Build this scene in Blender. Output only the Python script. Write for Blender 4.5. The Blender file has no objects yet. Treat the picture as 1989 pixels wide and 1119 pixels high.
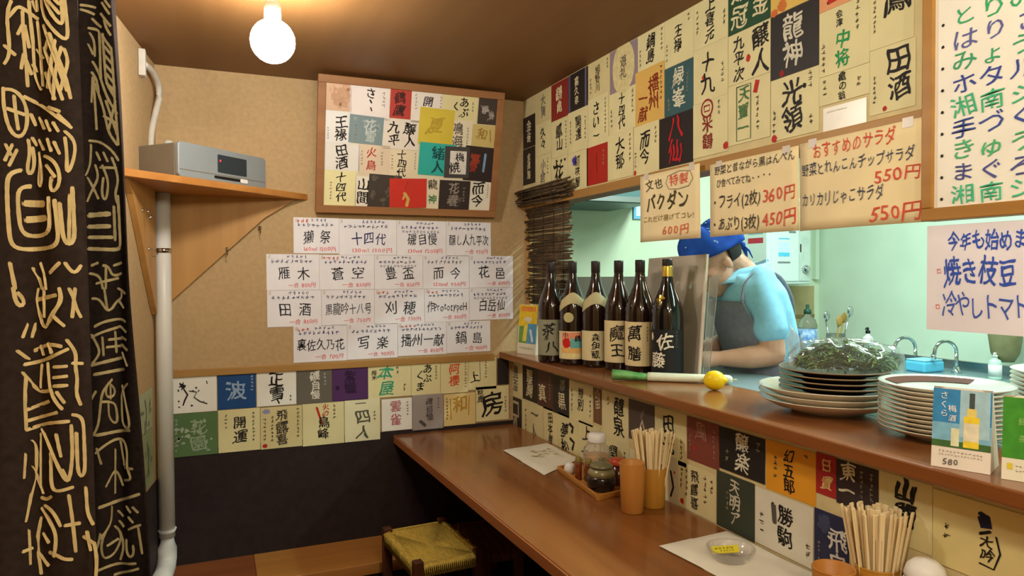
import bpy, bmesh, math, random
from math import sin, cos, pi, radians
from mathutils import Vector, Matrix, Euler

S = bpy.context.scene
COL = S.collection
rnd = random.Random(7)

# ------------------------------------------------------------------ camera
CAM_H = 1.40
yaw, pitch, roll = 0.40059, -0.020134, -0.0041805
fw = Vector((sin(yaw) * cos(pitch), cos(yaw) * cos(pitch), sin(pitch)))
rt = Vector((cos(yaw), -sin(yaw), 0))
upv = rt.cross(fw)
r2 = rt * cos(roll) + upv * sin(roll)
u2 = upv * cos(roll) - rt * sin(roll)
cd = bpy.data.cameras.new('camera')
cam = bpy.data.objects.new('camera', cd)
COL.objects.link(cam)
M3 = Matrix((r2, u2, -fw)).transposed()
cam.matrix_world = Matrix.Translation((0, 0, CAM_H)) @ M3.to_4x4()
cd.sensor_fit = 'HORIZONTAL'
cd.sensor_width = 36.0
cd.lens = 36.0 * 1363.1 / 1989.0
cd.clip_start = 0.02
S.camera = cam

# ------------------------------------------------------------------ light
S.view_settings.view_transform = 'Standard'
S.view_settings.look = 'None'
S.view_settings.gamma = 1.0
S.view_settings.use_curve_mapping = False
S.view_settings.exposure = 0.0
W = bpy.data.worlds.new('room_air')
S.world = W
W.use_nodes = True
W.node_tree.nodes['Background'].inputs[0].default_value = (1.0, 0.84, 0.62, 1)
W.node_tree.nodes['Background'].inputs[1].default_value = 0.10


def lamp(name, kind, loc, power, color, size=0.05, rot=(0, 0, 0), size_y=None):
    d = bpy.data.lights.new(name, kind)
    d.energy = power
    d.color = color
    if kind == 'AREA':
        d.shape = 'RECTANGLE'
        d.size = size
        d.size_y = size_y or size
    else:
        d.shadow_soft_size = size
    o = bpy.data.objects.new(name, d)
    o.location = loc
    o.rotation_euler = rot
    COL.objects.link(o)
    return o


# the pendant bulbs over the other seats, behind the camera
lamp('seat_lamp', 'POINT', (0.45, 0.35, 2.03), 23, (1.0, 0.94, 0.76), 0.05)
lamp('seat_lamp', 'POINT', (0.35, -0.75, 2.03), 23, (1.0, 0.94, 0.76), 0.05)
lamp('seat_lamp', 'POINT', (1.00, -0.25, 2.03), 17, (1.0, 0.94, 0.76), 0.05)
# the kitchen's fluorescent tubes
lamp('kitchen_tube', 'AREA', (2.35, 1.95, 2.32), 42, (0.76, 1.0, 0.94), 0.12, (0, 0, 0), 1.2)
lamp('kitchen_tube', 'AREA', (2.35, 0.45, 2.32), 30, (0.76, 1.0, 0.94), 0.12, (0, 0, 0), 1.2)
BULB_WATT = 165.0     # radiance of the pendant bulb in view


# ------------------------------------------------------------------ materials
def lin(c):
    def f(v):
        v /= 255.0
        return v / 12.92 if v <= 0.04045 else ((v + 0.055) / 1.055) ** 2.4
    return tuple(f(v) for v in c)


MATS = {}


def mat(name, rgb, rough=0.6, noise=0.10, scale=18.0, metal=0.0, spec=0.4, trans=0.0, ior=1.45,
        alpha=1.0, stretch=(1, 1, 1), bump=0.0, emit=0.0, coat=0.0, rgb2=None, detail=4.0):
    if name in MATS:
        return MATS[name]
    m = bpy.data.materials.new(name)
    m.use_nodes = True
    nt = m.node_tree
    b = nt.nodes['Principled BSDF']
    c = lin(rgb)
    b.inputs['Roughness'].default_value = rough
    b.inputs['Metallic'].default_value = metal
    b.inputs['Specular IOR Level'].default_value = spec
    b.inputs['Transmission Weight'].default_value = trans
    b.inputs['IOR'].default_value = ior
    b.inputs['Alpha'].default_value = alpha
    b.inputs['Coat Weight'].default_value = coat
    b.inputs['Coat Roughness'].default_value = 0.12
    tc = nt.nodes.new('ShaderNodeTexCoord')
    mp = nt.nodes.new('ShaderNodeMapping')
    mp.inputs['Scale'].default_value = stretch
    nz = nt.nodes.new('ShaderNodeTexNoise')
    nz.inputs['Scale'].default_value = scale
    nz.inputs['Detail'].default_value = detail
    nt.links.new(tc.outputs['Object'], mp.inputs[0])
    nt.links.new(mp.outputs[0], nz.inputs['Vector'])
    rp = nt.nodes.new('ShaderNodeValToRGB')
    rp.color_ramp.elements[0].position = 0.3
    rp.color_ramp.elements[1].position = 0.7
    c2 = lin(rgb2) if rgb2 else tuple(min(1, v * (1 + noise)) for v in c)
    c1 = c if rgb2 else tuple(v * (1 - noise) for v in c)
    rp.color_ramp.elements[0].color = (*c1, 1)
    rp.color_ramp.elements[1].color = (*c2, 1)
    nt.links.new(nz.outputs['Fac'], rp.inputs[0])
    nt.links.new(rp.outputs[0], b.inputs['Base Color'])
    if bump:
        bp = nt.nodes.new('ShaderNodeBump')
        bp.inputs['Strength'].default_value = bump
        bp.inputs['Distance'].default_value = 0.004
        nt.links.new(nz.outputs['Fac'], bp.inputs['Height'])
        nt.links.new(bp.outputs[0], b.inputs['Normal'])
    if emit:
        b.inputs['Emission Color'].default_value = (*c, 1)
        b.inputs['Emission Strength'].default_value = emit
    MATS[name] = m
    return m


def ink(rgb, rough=0.55):
    return mat('ink_%d_%d_%d' % tuple(rgb), rgb, rough, 0.12, 60, spec=0.25)


def paper(rgb, rough=0.55):
    return mat('paper_%d_%d_%d' % tuple(rgb), rgb, rough, 0.05, 9, spec=0.3)


def wood(name, a, b, along='y', rough=0.4, scale=9, coat=0.0, bump=0.05):
    st = {'x': (0.12, 2.2, 2.2), 'y': (2.2, 0.12, 2.2), 'z': (2.2, 2.2, 0.12)}[along]
    return mat(name, a, rough, 0, scale, stretch=st, rgb2=b, bump=bump, coat=coat, spec=0.35, detail=7)


# ------------------------------------------------------------------ mesh builder
def chain(o):
    m = Matrix.Identity(4)
    while o is not None:
        m = o.matrix_basis @ m
        o = o.parent
    return m


class MB:
    def __init__(s):
        s.v, s.f, s.m, s.sm = [], [], [], []
        s.k = 0
        s.smooth = True

    def add(s, vs, fs, smooth=None):
        b = len(s.v)
        s.v += [tuple(p) for p in vs]
        for f in fs:
            s.f.append(tuple(i + b for i in f))
            s.m.append(s.k)
            s.sm.append(s.smooth if smooth is None else smooth)
        return s

    def box(s, a, b):
        x0, y0, z0 = (min(a[i], b[i]) for i in range(3))
        x1, y1, z1 = (max(a[i], b[i]) for i in range(3))
        return s.add([(x0, y0, z0), (x1, y0, z0), (x1, y1, z0), (x0, y1, z0), (x0, y0, z1), (x1, y0, z1), (x1, y1, z1), (x0, y1, z1)],
                     [(0, 3, 2, 1), (4, 5, 6, 7), (0, 1, 5, 4), (1, 2, 6, 5), (2, 3, 7, 6), (3, 0, 4, 7)], False)

    def prism(s, poly, d):           # poly: 3d points (planar), extruded by vector d
        n = len(poly)
        p = [Vector(q) for q in poly]
        d = Vector(d)
        fs = [tuple(range(n))[::-1], tuple(range(n, 2 * n))]
        fs += [(i, (i + 1) % n, n + (i + 1) % n, n + i) for i in range(n)]
        return s.add(p + [q + d for q in p], fs, False)

    def lathe(s, prof, c=(0, 0, 0), n=32, ax=None, closed=False):
        c = Vector(c)
        R = Matrix.Identity(3) if ax is None else Vector((0, 0, 1)).rotation_difference(Vector(ax)).to_matrix()
        vs, fs = [], []
        for r, z in prof:
            for i in range(n):
                a = 2 * pi * i / n
                vs.append(c + R @ Vector((r * cos(a), r * sin(a), z)))
        m = len(prof)
        for j in range(m - 1 + (1 if closed else 0)):
            k = (j + 1) % m
            for i in range(n):
                fs.append((j * n + i, j * n + (i + 1) % n, k * n + (i + 1) % n, k * n + i))
        if not closed:
            if prof[0][0] > 1e-6:
                fs.append(tuple(range(n))[::-1])
            if prof[-1][0] > 1e-6:
                fs.append(tuple((m - 1) * n + i for i in range(n)))
        return s.add(vs, fs)

    def tube(s, pts, rad, n=10, flat=1.0, upd=(0, 0, 1)):
        pts = [Vector(p) for p in pts]
        rr = rad if isinstance(rad, (list, tuple)) else [rad] * len(pts)
        vs, fs = [], []
        for j, p in enumerate(pts):
            t = (pts[min(j + 1, len(pts) - 1)] - pts[max(j - 1, 0)]).normalized()
            a = t.cross(Vector(upd))
            if a.length < 1e-3:
                a = t.cross(Vector((1, 0, 0.1)))
            a.normalize()
            b = a.cross(t)
            for i in range(n):
                q = 2 * pi * i / n
                vs.append(p + a * (rr[j] * cos(q)) + b * (rr[j] * flat * sin(q)))
        for j in range(len(pts) - 1):
            for i in range(n):
                fs.append((j * n + i, j * n + (i + 1) % n, (j + 1) * n + (i + 1) % n, (j + 1) * n + i))
        fs.append(tuple(range(n))[::-1])
        fs.append(tuple((len(pts) - 1) * n + i for i in range(n)))
        return s.add(vs, fs)

    def ball(s, c, r, n=16, rot=None):
        c = Vector(c)
        r = Vector((r, r, r)) if not hasattr(r, '__len__') else Vector(r)
        R = rot or Matrix.Identity(3)
        vs, fs = [c + R @ Vector((0, 0, -r.z))], []
        m = n // 2
        for j in range(1, m):
            t = pi * j / m
            for i in range(n):
                a = 2 * pi * i / n
                vs.append(c + R @ Vector((r.x * sin(t) * cos(a), r.y * sin(t) * sin(a), -r.z * cos(t))))
        vs.append(c + R @ Vector((0, 0, r.z)))
        for i in range(n):
            fs.append((0, 1 + (i + 1) % n, 1 + i))
            fs.append((len(vs) - 1, len(vs) - 1 - n + i, len(vs) - 1 - n + (i + 1) % n))
        for j in range(m - 2):
            for i in range(n):
                a = 1 + j * n
                fs.append((a + i, a + (i + 1) % n, a + n + (i + 1) % n, a + n + i))
        return s.add(vs, fs)

    def grid(s, fn, nu, nv, thick=None):
        vs = [fn(i / nu, j / nv) for j in range(nv + 1) for i in range(nu + 1)]
        fs = [(j * (nu + 1) + i, j * (nu + 1) + i + 1, (j + 1) * (nu + 1) + i + 1, (j + 1) * (nu + 1) + i) for j in range(nv) for i in range(nu)]
        return s.add(vs, fs)

    def build(s, name, mats, parent=None, bevel=0, world=True, solid=0, sub=0, segs=2):
        me = bpy.data.meshes.new(name)
        vs = s.v
        if parent is not None and world:
            inv = chain(parent).inverted()
            vs = [inv @ Vector(p) for p in vs]
        me.from_pydata([tuple(p) for p in vs], [], s.f)
        me.polygons.foreach_set('material_index', s.m)
        me.polygons.foreach_set('use_smooth', s.sm)
        for mt in (mats if isinstance(mats, (list, tuple)) else [mats]):
            me.materials.append(mt)
        me.update()
        o = bpy.data.objects.new(name, me)
        COL.objects.link(o)
        if parent is not None:
            o.parent = parent
        if solid:
            q = o.modifiers.new('thickness', 'SOLIDIFY')
            q.thickness = solid
            q.offset = 0
        if bevel:
            q = o.modifiers.new('edge', 'BEVEL')
            q.width = bevel
            q.segments = segs
            q.limit_method = 'ANGLE'
            q.angle_limit = radians(40)
        if sub:
            q = o.modifiers.new('smooth', 'SUBSURF')
            q.levels = sub
            q.render_levels = sub
        return o


def tag(o, label=None, cat=None, group=None, kind=None):
    if label:
        o['label'] = label
    if cat:
        o['category'] = cat
    if group:
        o['group'] = group
    if kind:
        o['kind'] = kind
    return o


def thing(name, loc, label, cat, group=None, rz=0.0, rot=None):
    o = bpy.data.objects.new(name, None)
    o.empty_display_size = 0.05
    o.location = loc
    o.rotation_euler = rot or (0, 0, rz)
    COL.objects.link(o)
    return tag(o, label, cat, group)


def copy_tree(o, parent=None):
    c = o.copy()
    COL.objects.link(c)
    if parent is not None:
        c.parent = parent
    for ch in list(o.children):
        copy_tree(ch, c)
    return c


def struct(o):
    o['kind'] = 'structure'
    return o


ORD = ['first', 'second', 'third', 'fourth', 'fifth', 'sixth', 'seventh', 'eighth', 'ninth', 'tenth', 'eleventh', 'twelfth', 'thirteenth', 'fourteenth', 'fifteenth']

# ------------------------------------------------------------------ lettering
GLYPH = {}


def load_glyphs(chars):
    """outline meshes of the characters that are written on things, in a pen weight and a brush weight"""
    tmp = []
    for wt in ('p',):
        for ch in sorted(set(chars)):
            if ch.isspace():
                continue
            c = bpy.data.curves.new('g', 'FONT')
            c.body = ch
            c.resolution_u = 2
            o = bpy.data.objects.new('g', c)
            COL.objects.link(o)
            tmp.append((wt, ch, o, c))
    bpy.context.view_layer.update()
    dg = bpy.context.evaluated_depsgraph_get()
    for wt, ch, o, c in tmp:
        me = bpy.data.meshes.new_from_object(o.evaluated_get(dg))
        vs = [(v.co.x, v.co.y) for v in me.vertices]
        fs = [tuple(p.vertices) for p in me.polygons]
        if vs:
            xs = [p[0] for p in vs]
            full = ord(ch) > 0x2000
            x0, x1 = (0.0, 1.0) if full else (min(xs) - 0.06, max(xs) + 0.06)
            base = [(x - (x0 + x1) / 2, y - 0.36) for x, y in vs]
            GLYPH['p' + ch] = (base, fs, x1 - x0, ((-.006, 0), (.006, .004)))
            bm = bmesh.new()                                    # cut finely, so that a brushed stroke can swell and bend
            for q in base:
                bm.verts.new((q[0], q[1], 0))
            bm.verts.ensure_lookup_table()
            for f in fs:
                try:
                    bm.faces.new([bm.verts[i] for i in f])
                except ValueError:
                    pass
            for ax in (0, 1):
                for i in range(-3, 4):
                    bmesh.ops.bisect_plane(bm, geom=bm.verts[:] + bm.edges[:] + bm.faces[:], plane_co=[.14 * i if a == ax else 0 for a in range(3)], plane_no=[1 if a == ax else 0 for a in range(3)])
            bm.verts.index_update()
            GLYPH['b' + ch] = ([(v.co.x, v.co.y) for v in bm.verts], [tuple(v.index for v in f.verts) for f in bm.faces], x1 - x0,
                               ((-.026, -.008), (.026, .008), (.004, -.022), (-.004, .022)))
            bm.free()
        bpy.data.meshes.remove(me)
    for wt, ch, o, c in tmp:
        bpy.data.objects.remove(o)
        bpy.data.curves.remove(c)


class Frame:
    """a flat sheet's own coordinates: u to the right, v up, n towards the reader"""
    def __init__(s, o, u, v):
        s.o, s.u, s.v = Vector(o), Vector(u).normalized(), Vector(v).normalized()
        s.n = s.u.cross(s.v)

    def p(s, u, v, n=0.0):
        return s.o + s.u * u + s.v * v + s.n * n


def glyph(mb, fr, ch, x, y, size, wt='b', jit=1.0, sx=1.0, h=0.0007):
    g = GLYPH.get(wt + ch)
    if not g:
        return
    sh = rnd.uniform(-0.10, 0.14) * jit
    rot = rnd.uniform(-0.07, 0.07) * jit
    a, b, c, d = (rnd.uniform(0, 6.3) for _ in range(4))
    am = (0.038 if wt == 'b' else 0.028) * jit
    k = size * (1 + rnd.uniform(-0.08, 0.08) * jit)
    vs, fs, n = [], [], len(g[0])
    for j, (dx, dy) in enumerate(g[3]):      # a heavier stroke is the same outline laid down again, a little aside
        for px, py in g[0]:
            sw = 1.0 if wt == 'p' else 0.35 + 1.1 * (.5 + .5 * sin(6.5 * px + 4 * py + a)) * (.6 + .4 * sin(9 * py - 5 * px + b))
            ux, uy = px + dx * sw, py + dy * sw
            qx = ux + sh * uy + am * sin(5 * uy + a) + am * 0.5 * sin(11 * uy + c)
            qy = uy + am * sin(4.5 * ux + b) + am * 0.6 * sin(9 * ux + d) + 0.05 * jit * ux
            rx = qx * cos(rot) - qy * sin(rot)
            ry = qx * sin(rot) + qy * cos(rot)
            vs.append(fr.p(x + rx * k * sx, y + ry * k, h + 0.00007 * j))
        fs += [tuple(i + n * j for i in f) for f in g[1]]
    mb.add(vs, fs, False)


def vtext(mb, fr, s, x, top, bot, size, wt='b', jit=1.0, sx=1.0, h=0.0007):
    n = len(s)
    st = (top - bot) / n
    for i, ch in enumerate(s):
        glyph(mb, fr, ch, x + rnd.uniform(-.04, .04) * size * jit, top - st * (i + .5), size, wt, jit, sx, h)


def htext(mb, fr, s, x0, x1, y, size, wt='p', jit=1.0, rise=0.0, h=0.0007):
    ws = [(GLYPH.get(wt + c, (0, 0, 0.5))[2] if c != ' ' else 0.45) for c in s]
    tot = sum(ws)
    k = (x1 - x0) / tot
    x = x0
    for ch, w in zip(s, ws):
        if ch != ' ':
            glyph(mb, fr, ch, x + w * k / 2, y + rise * (x - x0) + rnd.uniform(-.05, .05) * size * jit, size, wt, jit, min(1.25, max(.6, k / size * 0.98)), h)
        x += w * k


def bar(mb, fr, x0, y0, x1, y1, w, h=0.0007):
    d = Vector((x1 - x0, y1 - y0))
    if d.length < 1e-6:
        return
    t = Vector((-d.y, d.x)).normalized() * w / 2
    mb.add([fr.p(x0 - t.x, y0 - t.y, h), fr.p(x1 - t.x, y1 - t.y, h), fr.p(x1 + t.x, y1 + t.y, h), fr.p(x0 + t.x, y0 + t.y, h)], [(0, 1, 2, 3)], False)


def blot(mb, fr, x, y, rx, ry, h=0.0007, n=14, rough=0.15):
    vs = [fr.p(x, y, h)]
    for i in range(n):
        a = 2 * pi * i / n
        k = 1 + rnd.uniform(-rough, rough)
        vs.append(fr.p(x + rx * k * cos(a), y + ry * k * sin(a), h))
    mb.add(vs, [(0, 1 + i, 1 + (i + 1) % n) for i in range(n)], False)


def smallprint(mb, fr, x, top, bot, size):
    """a column of print too small to read: a few strokes per character cell"""
    y = top
    while y - size > bot:
        for _ in range(4):
            a = rnd.choice((0, 0, 1.57, 1.57, 0.8))
            l = size * rnd.uniform(.25, .42)
            cx, cy = x + rnd.uniform(-.22, .22) * size, y - size / 2 + rnd.uniform(-.25, .25) * size
            bar(mb, fr, cx - l * cos(a), cy - l * sin(a), cx + l * cos(a), cy + l * sin(a), size * 0.13)
        y -= size * 1.15


def smallrow(mb, fr, x0, x1, y, size):
    x = x0
    while x + size < x1:
        for _ in range(4):
            a = rnd.choice((0, 0, 1.57, 1.57, 0.8))
            l = size * rnd.uniform(.25, .42)
            cx, cy = x + size / 2 + rnd.uniform(-.22, .22) * size, y + rnd.uniform(-.25, .25) * size
            bar(mb, fr, cx - l * cos(a), cy - l * sin(a), cx + l * cos(a), cy + l * sin(a), size * 0.13)
        x += size * 1.15

# ------------------------------------------------------------------ the room
YB, XU, XL, ZC = 2.93, 1.30, 1.245, 2.183
LK = 0.13                                  # the left wall is not quite square to the back wall


def xleft(y):
    return -0.197 + LK * (y - YB)


m_tan = mat('tan_wallpaper', (186, 157, 115), 0.75, 0.07, 60, spec=0.2, bump=0.05)
m_dark = mat('dark_wainscot', (46, 36, 36), 0.6, 0.18, 30, spec=0.25)
m_ceil = wood('ceiling_board', (118, 82, 44), (132, 94, 54), 'y', 0.55, 3)
m_floor = wood('floor_board', (70, 46, 30), (92, 60, 38), 'y', 0.5, 5)
m_cream = mat('cream_wall', (216, 200, 150), 0.7, 0.06, 20, spec=0.25)
m_lite = wood('light_trim', (164, 120, 62), (184, 140, 80), 'y', 0.45, 10)
m_litex = wood('light_trim_cross', (158, 116, 60), (178, 136, 76), 'x', 0.45, 10)
m_beam = wood('beam_wood', (118, 66, 28), (146, 86, 40), 'y', 0.5, 8)
m_mint = mat('mint_paint', (214, 224, 196), 0.6, 0.04, 5, spec=0.3)
m_mint2 = mat('mint_paint_side', (208, 222, 200), 0.6, 0.04, 5, spec=0.3)
m_steel = mat('brushed_steel', (170, 172, 172), 0.28, 0.08, 6, metal=1.0, stretch=(1, 1, 12))
m_chrome = mat('chrome', (205, 208, 210), 0.12, 0.03, 10, metal=1.0)
m_worktop = mat('steel_worktop', (140, 164, 170), 0.35, 0.06, 8, metal=0.45)
m_white = mat('white_plastic', (232, 230, 224), 0.4, 0.03, 12)
m_black = mat('black_plastic', (22, 20, 20), 0.4, 0.1, 20)

b = MB()
b.box((-1.2, YB, -0.02), (XU + 0.10, YB + 0.05, ZC))
b.k = 1
b.box((-1.2, YB - 0.004, -0.02), (XL + 0.02, YB + 0.002, 0.735))
struct(b.build('wall_back', [m_tan, m_dark]))
b = MB()
b.box((XU, -1.6, 1.70), (XU + 0.09, YB, ZC))
b.k = 1
b.box((XU + 0.001, -1.6, 1.695), (XU + 0.089, YB, 1.70))
struct(b.build('wall_right_upper', [m_cream, m_beam]))
b = MB()
b.box((XL, -1.6, 0.0), (XL + 0.2, YB, 1.02))
b.k = 1
b.box((XL - 0.004, -1.6, 0.0), (XL + 0.001, YB - 0.004, 0.68))
struct(b.build('wall_right_lower', [m_cream, m_dark]))
b = MB()
b.prism([(xleft(-1.6), -1.6, -0.02), (xleft(YB), YB, -0.02), (xleft(YB), YB, ZC), (xleft(-1.6), -1.6, ZC)], (-0.05, 0, 0))
b.k = 1
b.prism([(xleft(1.2) + 0.002, 1.2, -0.02), (xleft(YB) + 0.002, YB - 0.004, -0.02), (xleft(YB) + 0.002, YB - 0.004, 0.655), (xleft(1.2) + 0.002, 1.2, 0.655)], (0.004, 0, 0))
struct(b.build('wall_left', [m_tan, m_dark]))
struct(MB().box((-1.3, -1.65, -0.02), (XU + 0.1, -1.6, ZC)).build('wall_front', m_tan))
struct(MB().box((-1.3, -1.65, ZC), (XU + 0.09, YB + 0.05, ZC + 0.05)).build('ceiling', m_ceil))
struct(MB().box((-1.3, -1.65, -0.06), (3.6, 3.4, -0.02)).build('floor', m_floor))
struct(MB().box((xleft(YB) + 0.003, YB - 0.013, 1.014), (1.15, YB, 1.042)).build('trim_1', m_litex, bevel=0.002))
struct(MB().box((XU - 0.013, -1.6, 1.690), (XU, YB - 0.001, 1.722)).build('trim_2', m_lite, bevel=0.002))
struct(MB().box((XU + 0.015, YB - 0.035, 1.05), (XU + 0.07, YB, 1.695)).build('trim_3', wood('jamb_wood', (196, 150, 84), (208, 166, 100), 'z', 0.5)))

# kitchen shell
KY, KX, KZ = 3.20, 3.38, 2.40
struct(MB().box((XU + 0.10, KY, -0.02), (KX, KY + 0.05, KZ)).build('wall_kitchen_rear', m_mint))
struct(MB().box((KX, -1.65, -0.02), (KX + 0.05, KY + 0.05, KZ)).build('wall_kitchen_right', m_mint2))
struct(MB().box((XU + 0.09, -1.65, -0.02), (KX, -1.6, KZ)).build('wall_kitchen_front', m_mint))
struct(MB().box((XU + 0.09, -1.65, KZ), (KX + 0.05, KY + 0.05, KZ + 0.05)).build('ceiling_kitchen', mat('kitchen_ceiling', (214, 218, 204), 0.7)))
struct(MB().box((XU + 0.09, YB + 0.05, -0.02), (XU + 0.11, KY, KZ)).build('wall_kitchen_left', m_mint))
struct(MB().box((XU + 0.05, -1.6, ZC), (XU + 0.09, KY, KZ)).build('wall_kitchen_header', m_mint))
struct(MB().box((3.325, KY - 0.03, 1.36), (3.352, KY, KZ)).build('trim_4', m_mint2))

# ------------------------------------------------------------------ sake labels pasted on the walls
CR, WH, PG = (226, 216, 164), (238, 237, 228), (216, 202, 148)
GY, DK, BR = (120, 112, 104), (44, 38, 36), (84, 58, 42)
INK, RED, GRN, CI = (34, 30, 30), (188, 46, 34), (34, 150, 84), (226, 214, 170)

# (place, text, top fraction, bottom fraction, size as share of width, ink colour, weight)
def V(s, x=.5, t=.86, b=.14, k=.52, c=INK, w='b'):
    return ('v', s, x, t, b, k, c, w)


def sheet_frame(wall, rect, off):
    a, t, w, h = rect
    if wall == 'back':
        return Frame((a, YB - off, t - h), (1, 0, 0), (0, 0, 1))
    X = {'up': XU, 'lo': XL, 'tr': XU - 0.013}[wall]
    return Frame((X - off, a, t - h), (0, -1, 0), (0, 0, 1))


def draw(fr, w, h, items, cols, parent, name='lettering', cc=None, sz=.085, h0=0.0007):
    """all the ink on one sheet as one child mesh; fr starts at the sheet's lower left corner"""
    mb = MB()
    inks = []

    def use(c):
        if c not in inks:
            inks.append(c)
        mb.k = inks.index(c)
    for it in items:
        k = it[0]
        h0 += 0.00006
        if k == 'v':
            _, s, x, t, bt, sz_, c, wt = it
            use(c)
            n = len(s)
            size = min(sz_ * w, (t - bt) * h / n * 1.02)
            vtext(mb, fr, s, x * w, t * h, bt * h, size, wt, h=h0)
        elif k == 'h':
            _, s, x0, x1, y, sz_, c, wt = it
            use(c)
            htext(mb, fr, s, x0 * w, x1 * w, y * h, sz_ * h, wt, h=h0)
        elif k == 'blot':
            _, x, y, rx, ry, c = it[:6]
            use(c)
            blot(mb, fr, x * w, y * h, rx * w, ry * w, h=h0 - 0.0003, rough=it[6] if len(it) > 6 else .15, n=28)
        elif k == 'bar':
            _, x0, y0, x1, y1, wd, c = it
            use(c)
            bar(mb, fr, x0 * w, y0 * h, x1 * w, y1 * h, wd * w, h=h0 - 0.0002)
        elif k == 'row':
            _, x0, x1, y, sz_, c = it
            use(c)
            smallrow(mb, fr, x0 * w, x1 * w, y * h, sz_ * h)
        elif k == 'splash':
            _, n, c, r = it
            use(c)
            for _ in range(n):
                blot(mb, fr, rnd.uniform(.12, .88) * w, rnd.uniform(.1, .9) * h, rnd.uniform(.3, 1) * r * w, rnd.uniform(.3, 1) * r * w, h=h0, rough=.5, n=9)
        elif k == 'stroke':
            _, pts, wd, c = it
            use(c)
            ribbon(mb, [fr.p(x * w, y * h, h0) for x, y in pts], wd * w, fr.n)
    h0 += 0.00004
    for x, t, bt in cols:
        use(cc or (96, 84, 66))
        smallprint(mb, fr, x * w, t * h, bt * h, sz * w)
    if mb.v:
        return mb.build(name, [ink(c) for c in inks], parent)


def ribbon(mb, pts, wd, n):
    """a brush stroke of even width along points, lying on a surface of normal n, with rounded ends"""
    pts = [Vector(p) for p in pts]
    vs = []
    m = len(pts)
    for i, p in enumerate(pts):
        t = (pts[min(i + 1, m - 1)] - pts[max(i - 1, 0)]).normalized()
        s = Vector(n).cross(t).normalized() * (wd / 2 * (1 + rnd.uniform(-.12, .12)))
        vs += [p + s, p - s]
    mb.add(vs, [(2 * i, 2 * i + 1, 2 * i + 3, 2 * i + 2) for i in range(m - 1)], False)
    for e, q in ((0, 1), (m - 1, m - 2)):
        t = (pts[e] - pts[q]).normalized() * wd * .35
        s = Vector(n).cross(t).normalized() * wd * .3
        a, b2 = (vs[2 * e], vs[2 * e + 1])
        mb.add([a, b2, pts[e] - s * 1 + t, pts[e] + s * 1 + t], [(0, 1, 2, 3)], False)


OFFN = [0]


def sheet(wall, rect, bg, items, cols, label, cat='label', group=None, name='sake_label', cc=None, sz=.085, off=None, thick=0.0008, rough=.5):
    OFFN[0] += 1
    off = off if off is not None else 0.0012 + 0.0004 * (OFFN[0] % 3)
    fr = sheet_frame(wall, rect, off)
    w, h = rect[2], rect[3]
    mb = MB()
    mb.prism([fr.p(0, 0), fr.p(w, 0), fr.p(w, h), fr.p(0, h)], fr.n * -thick)
    o = bpy.data.objects.new(name, None)
    c = fr.p(w / 2, h / 2)
    mb.v = [tuple(Vector(p) - c) for p in mb.v]
    o = mb.build(name, paper(bg, rough))
    o.location = c
    tag(o, label, cat, group)
    draw(fr, w, h, items, cols, o, cc=cc, sz=sz)
    return o


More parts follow.
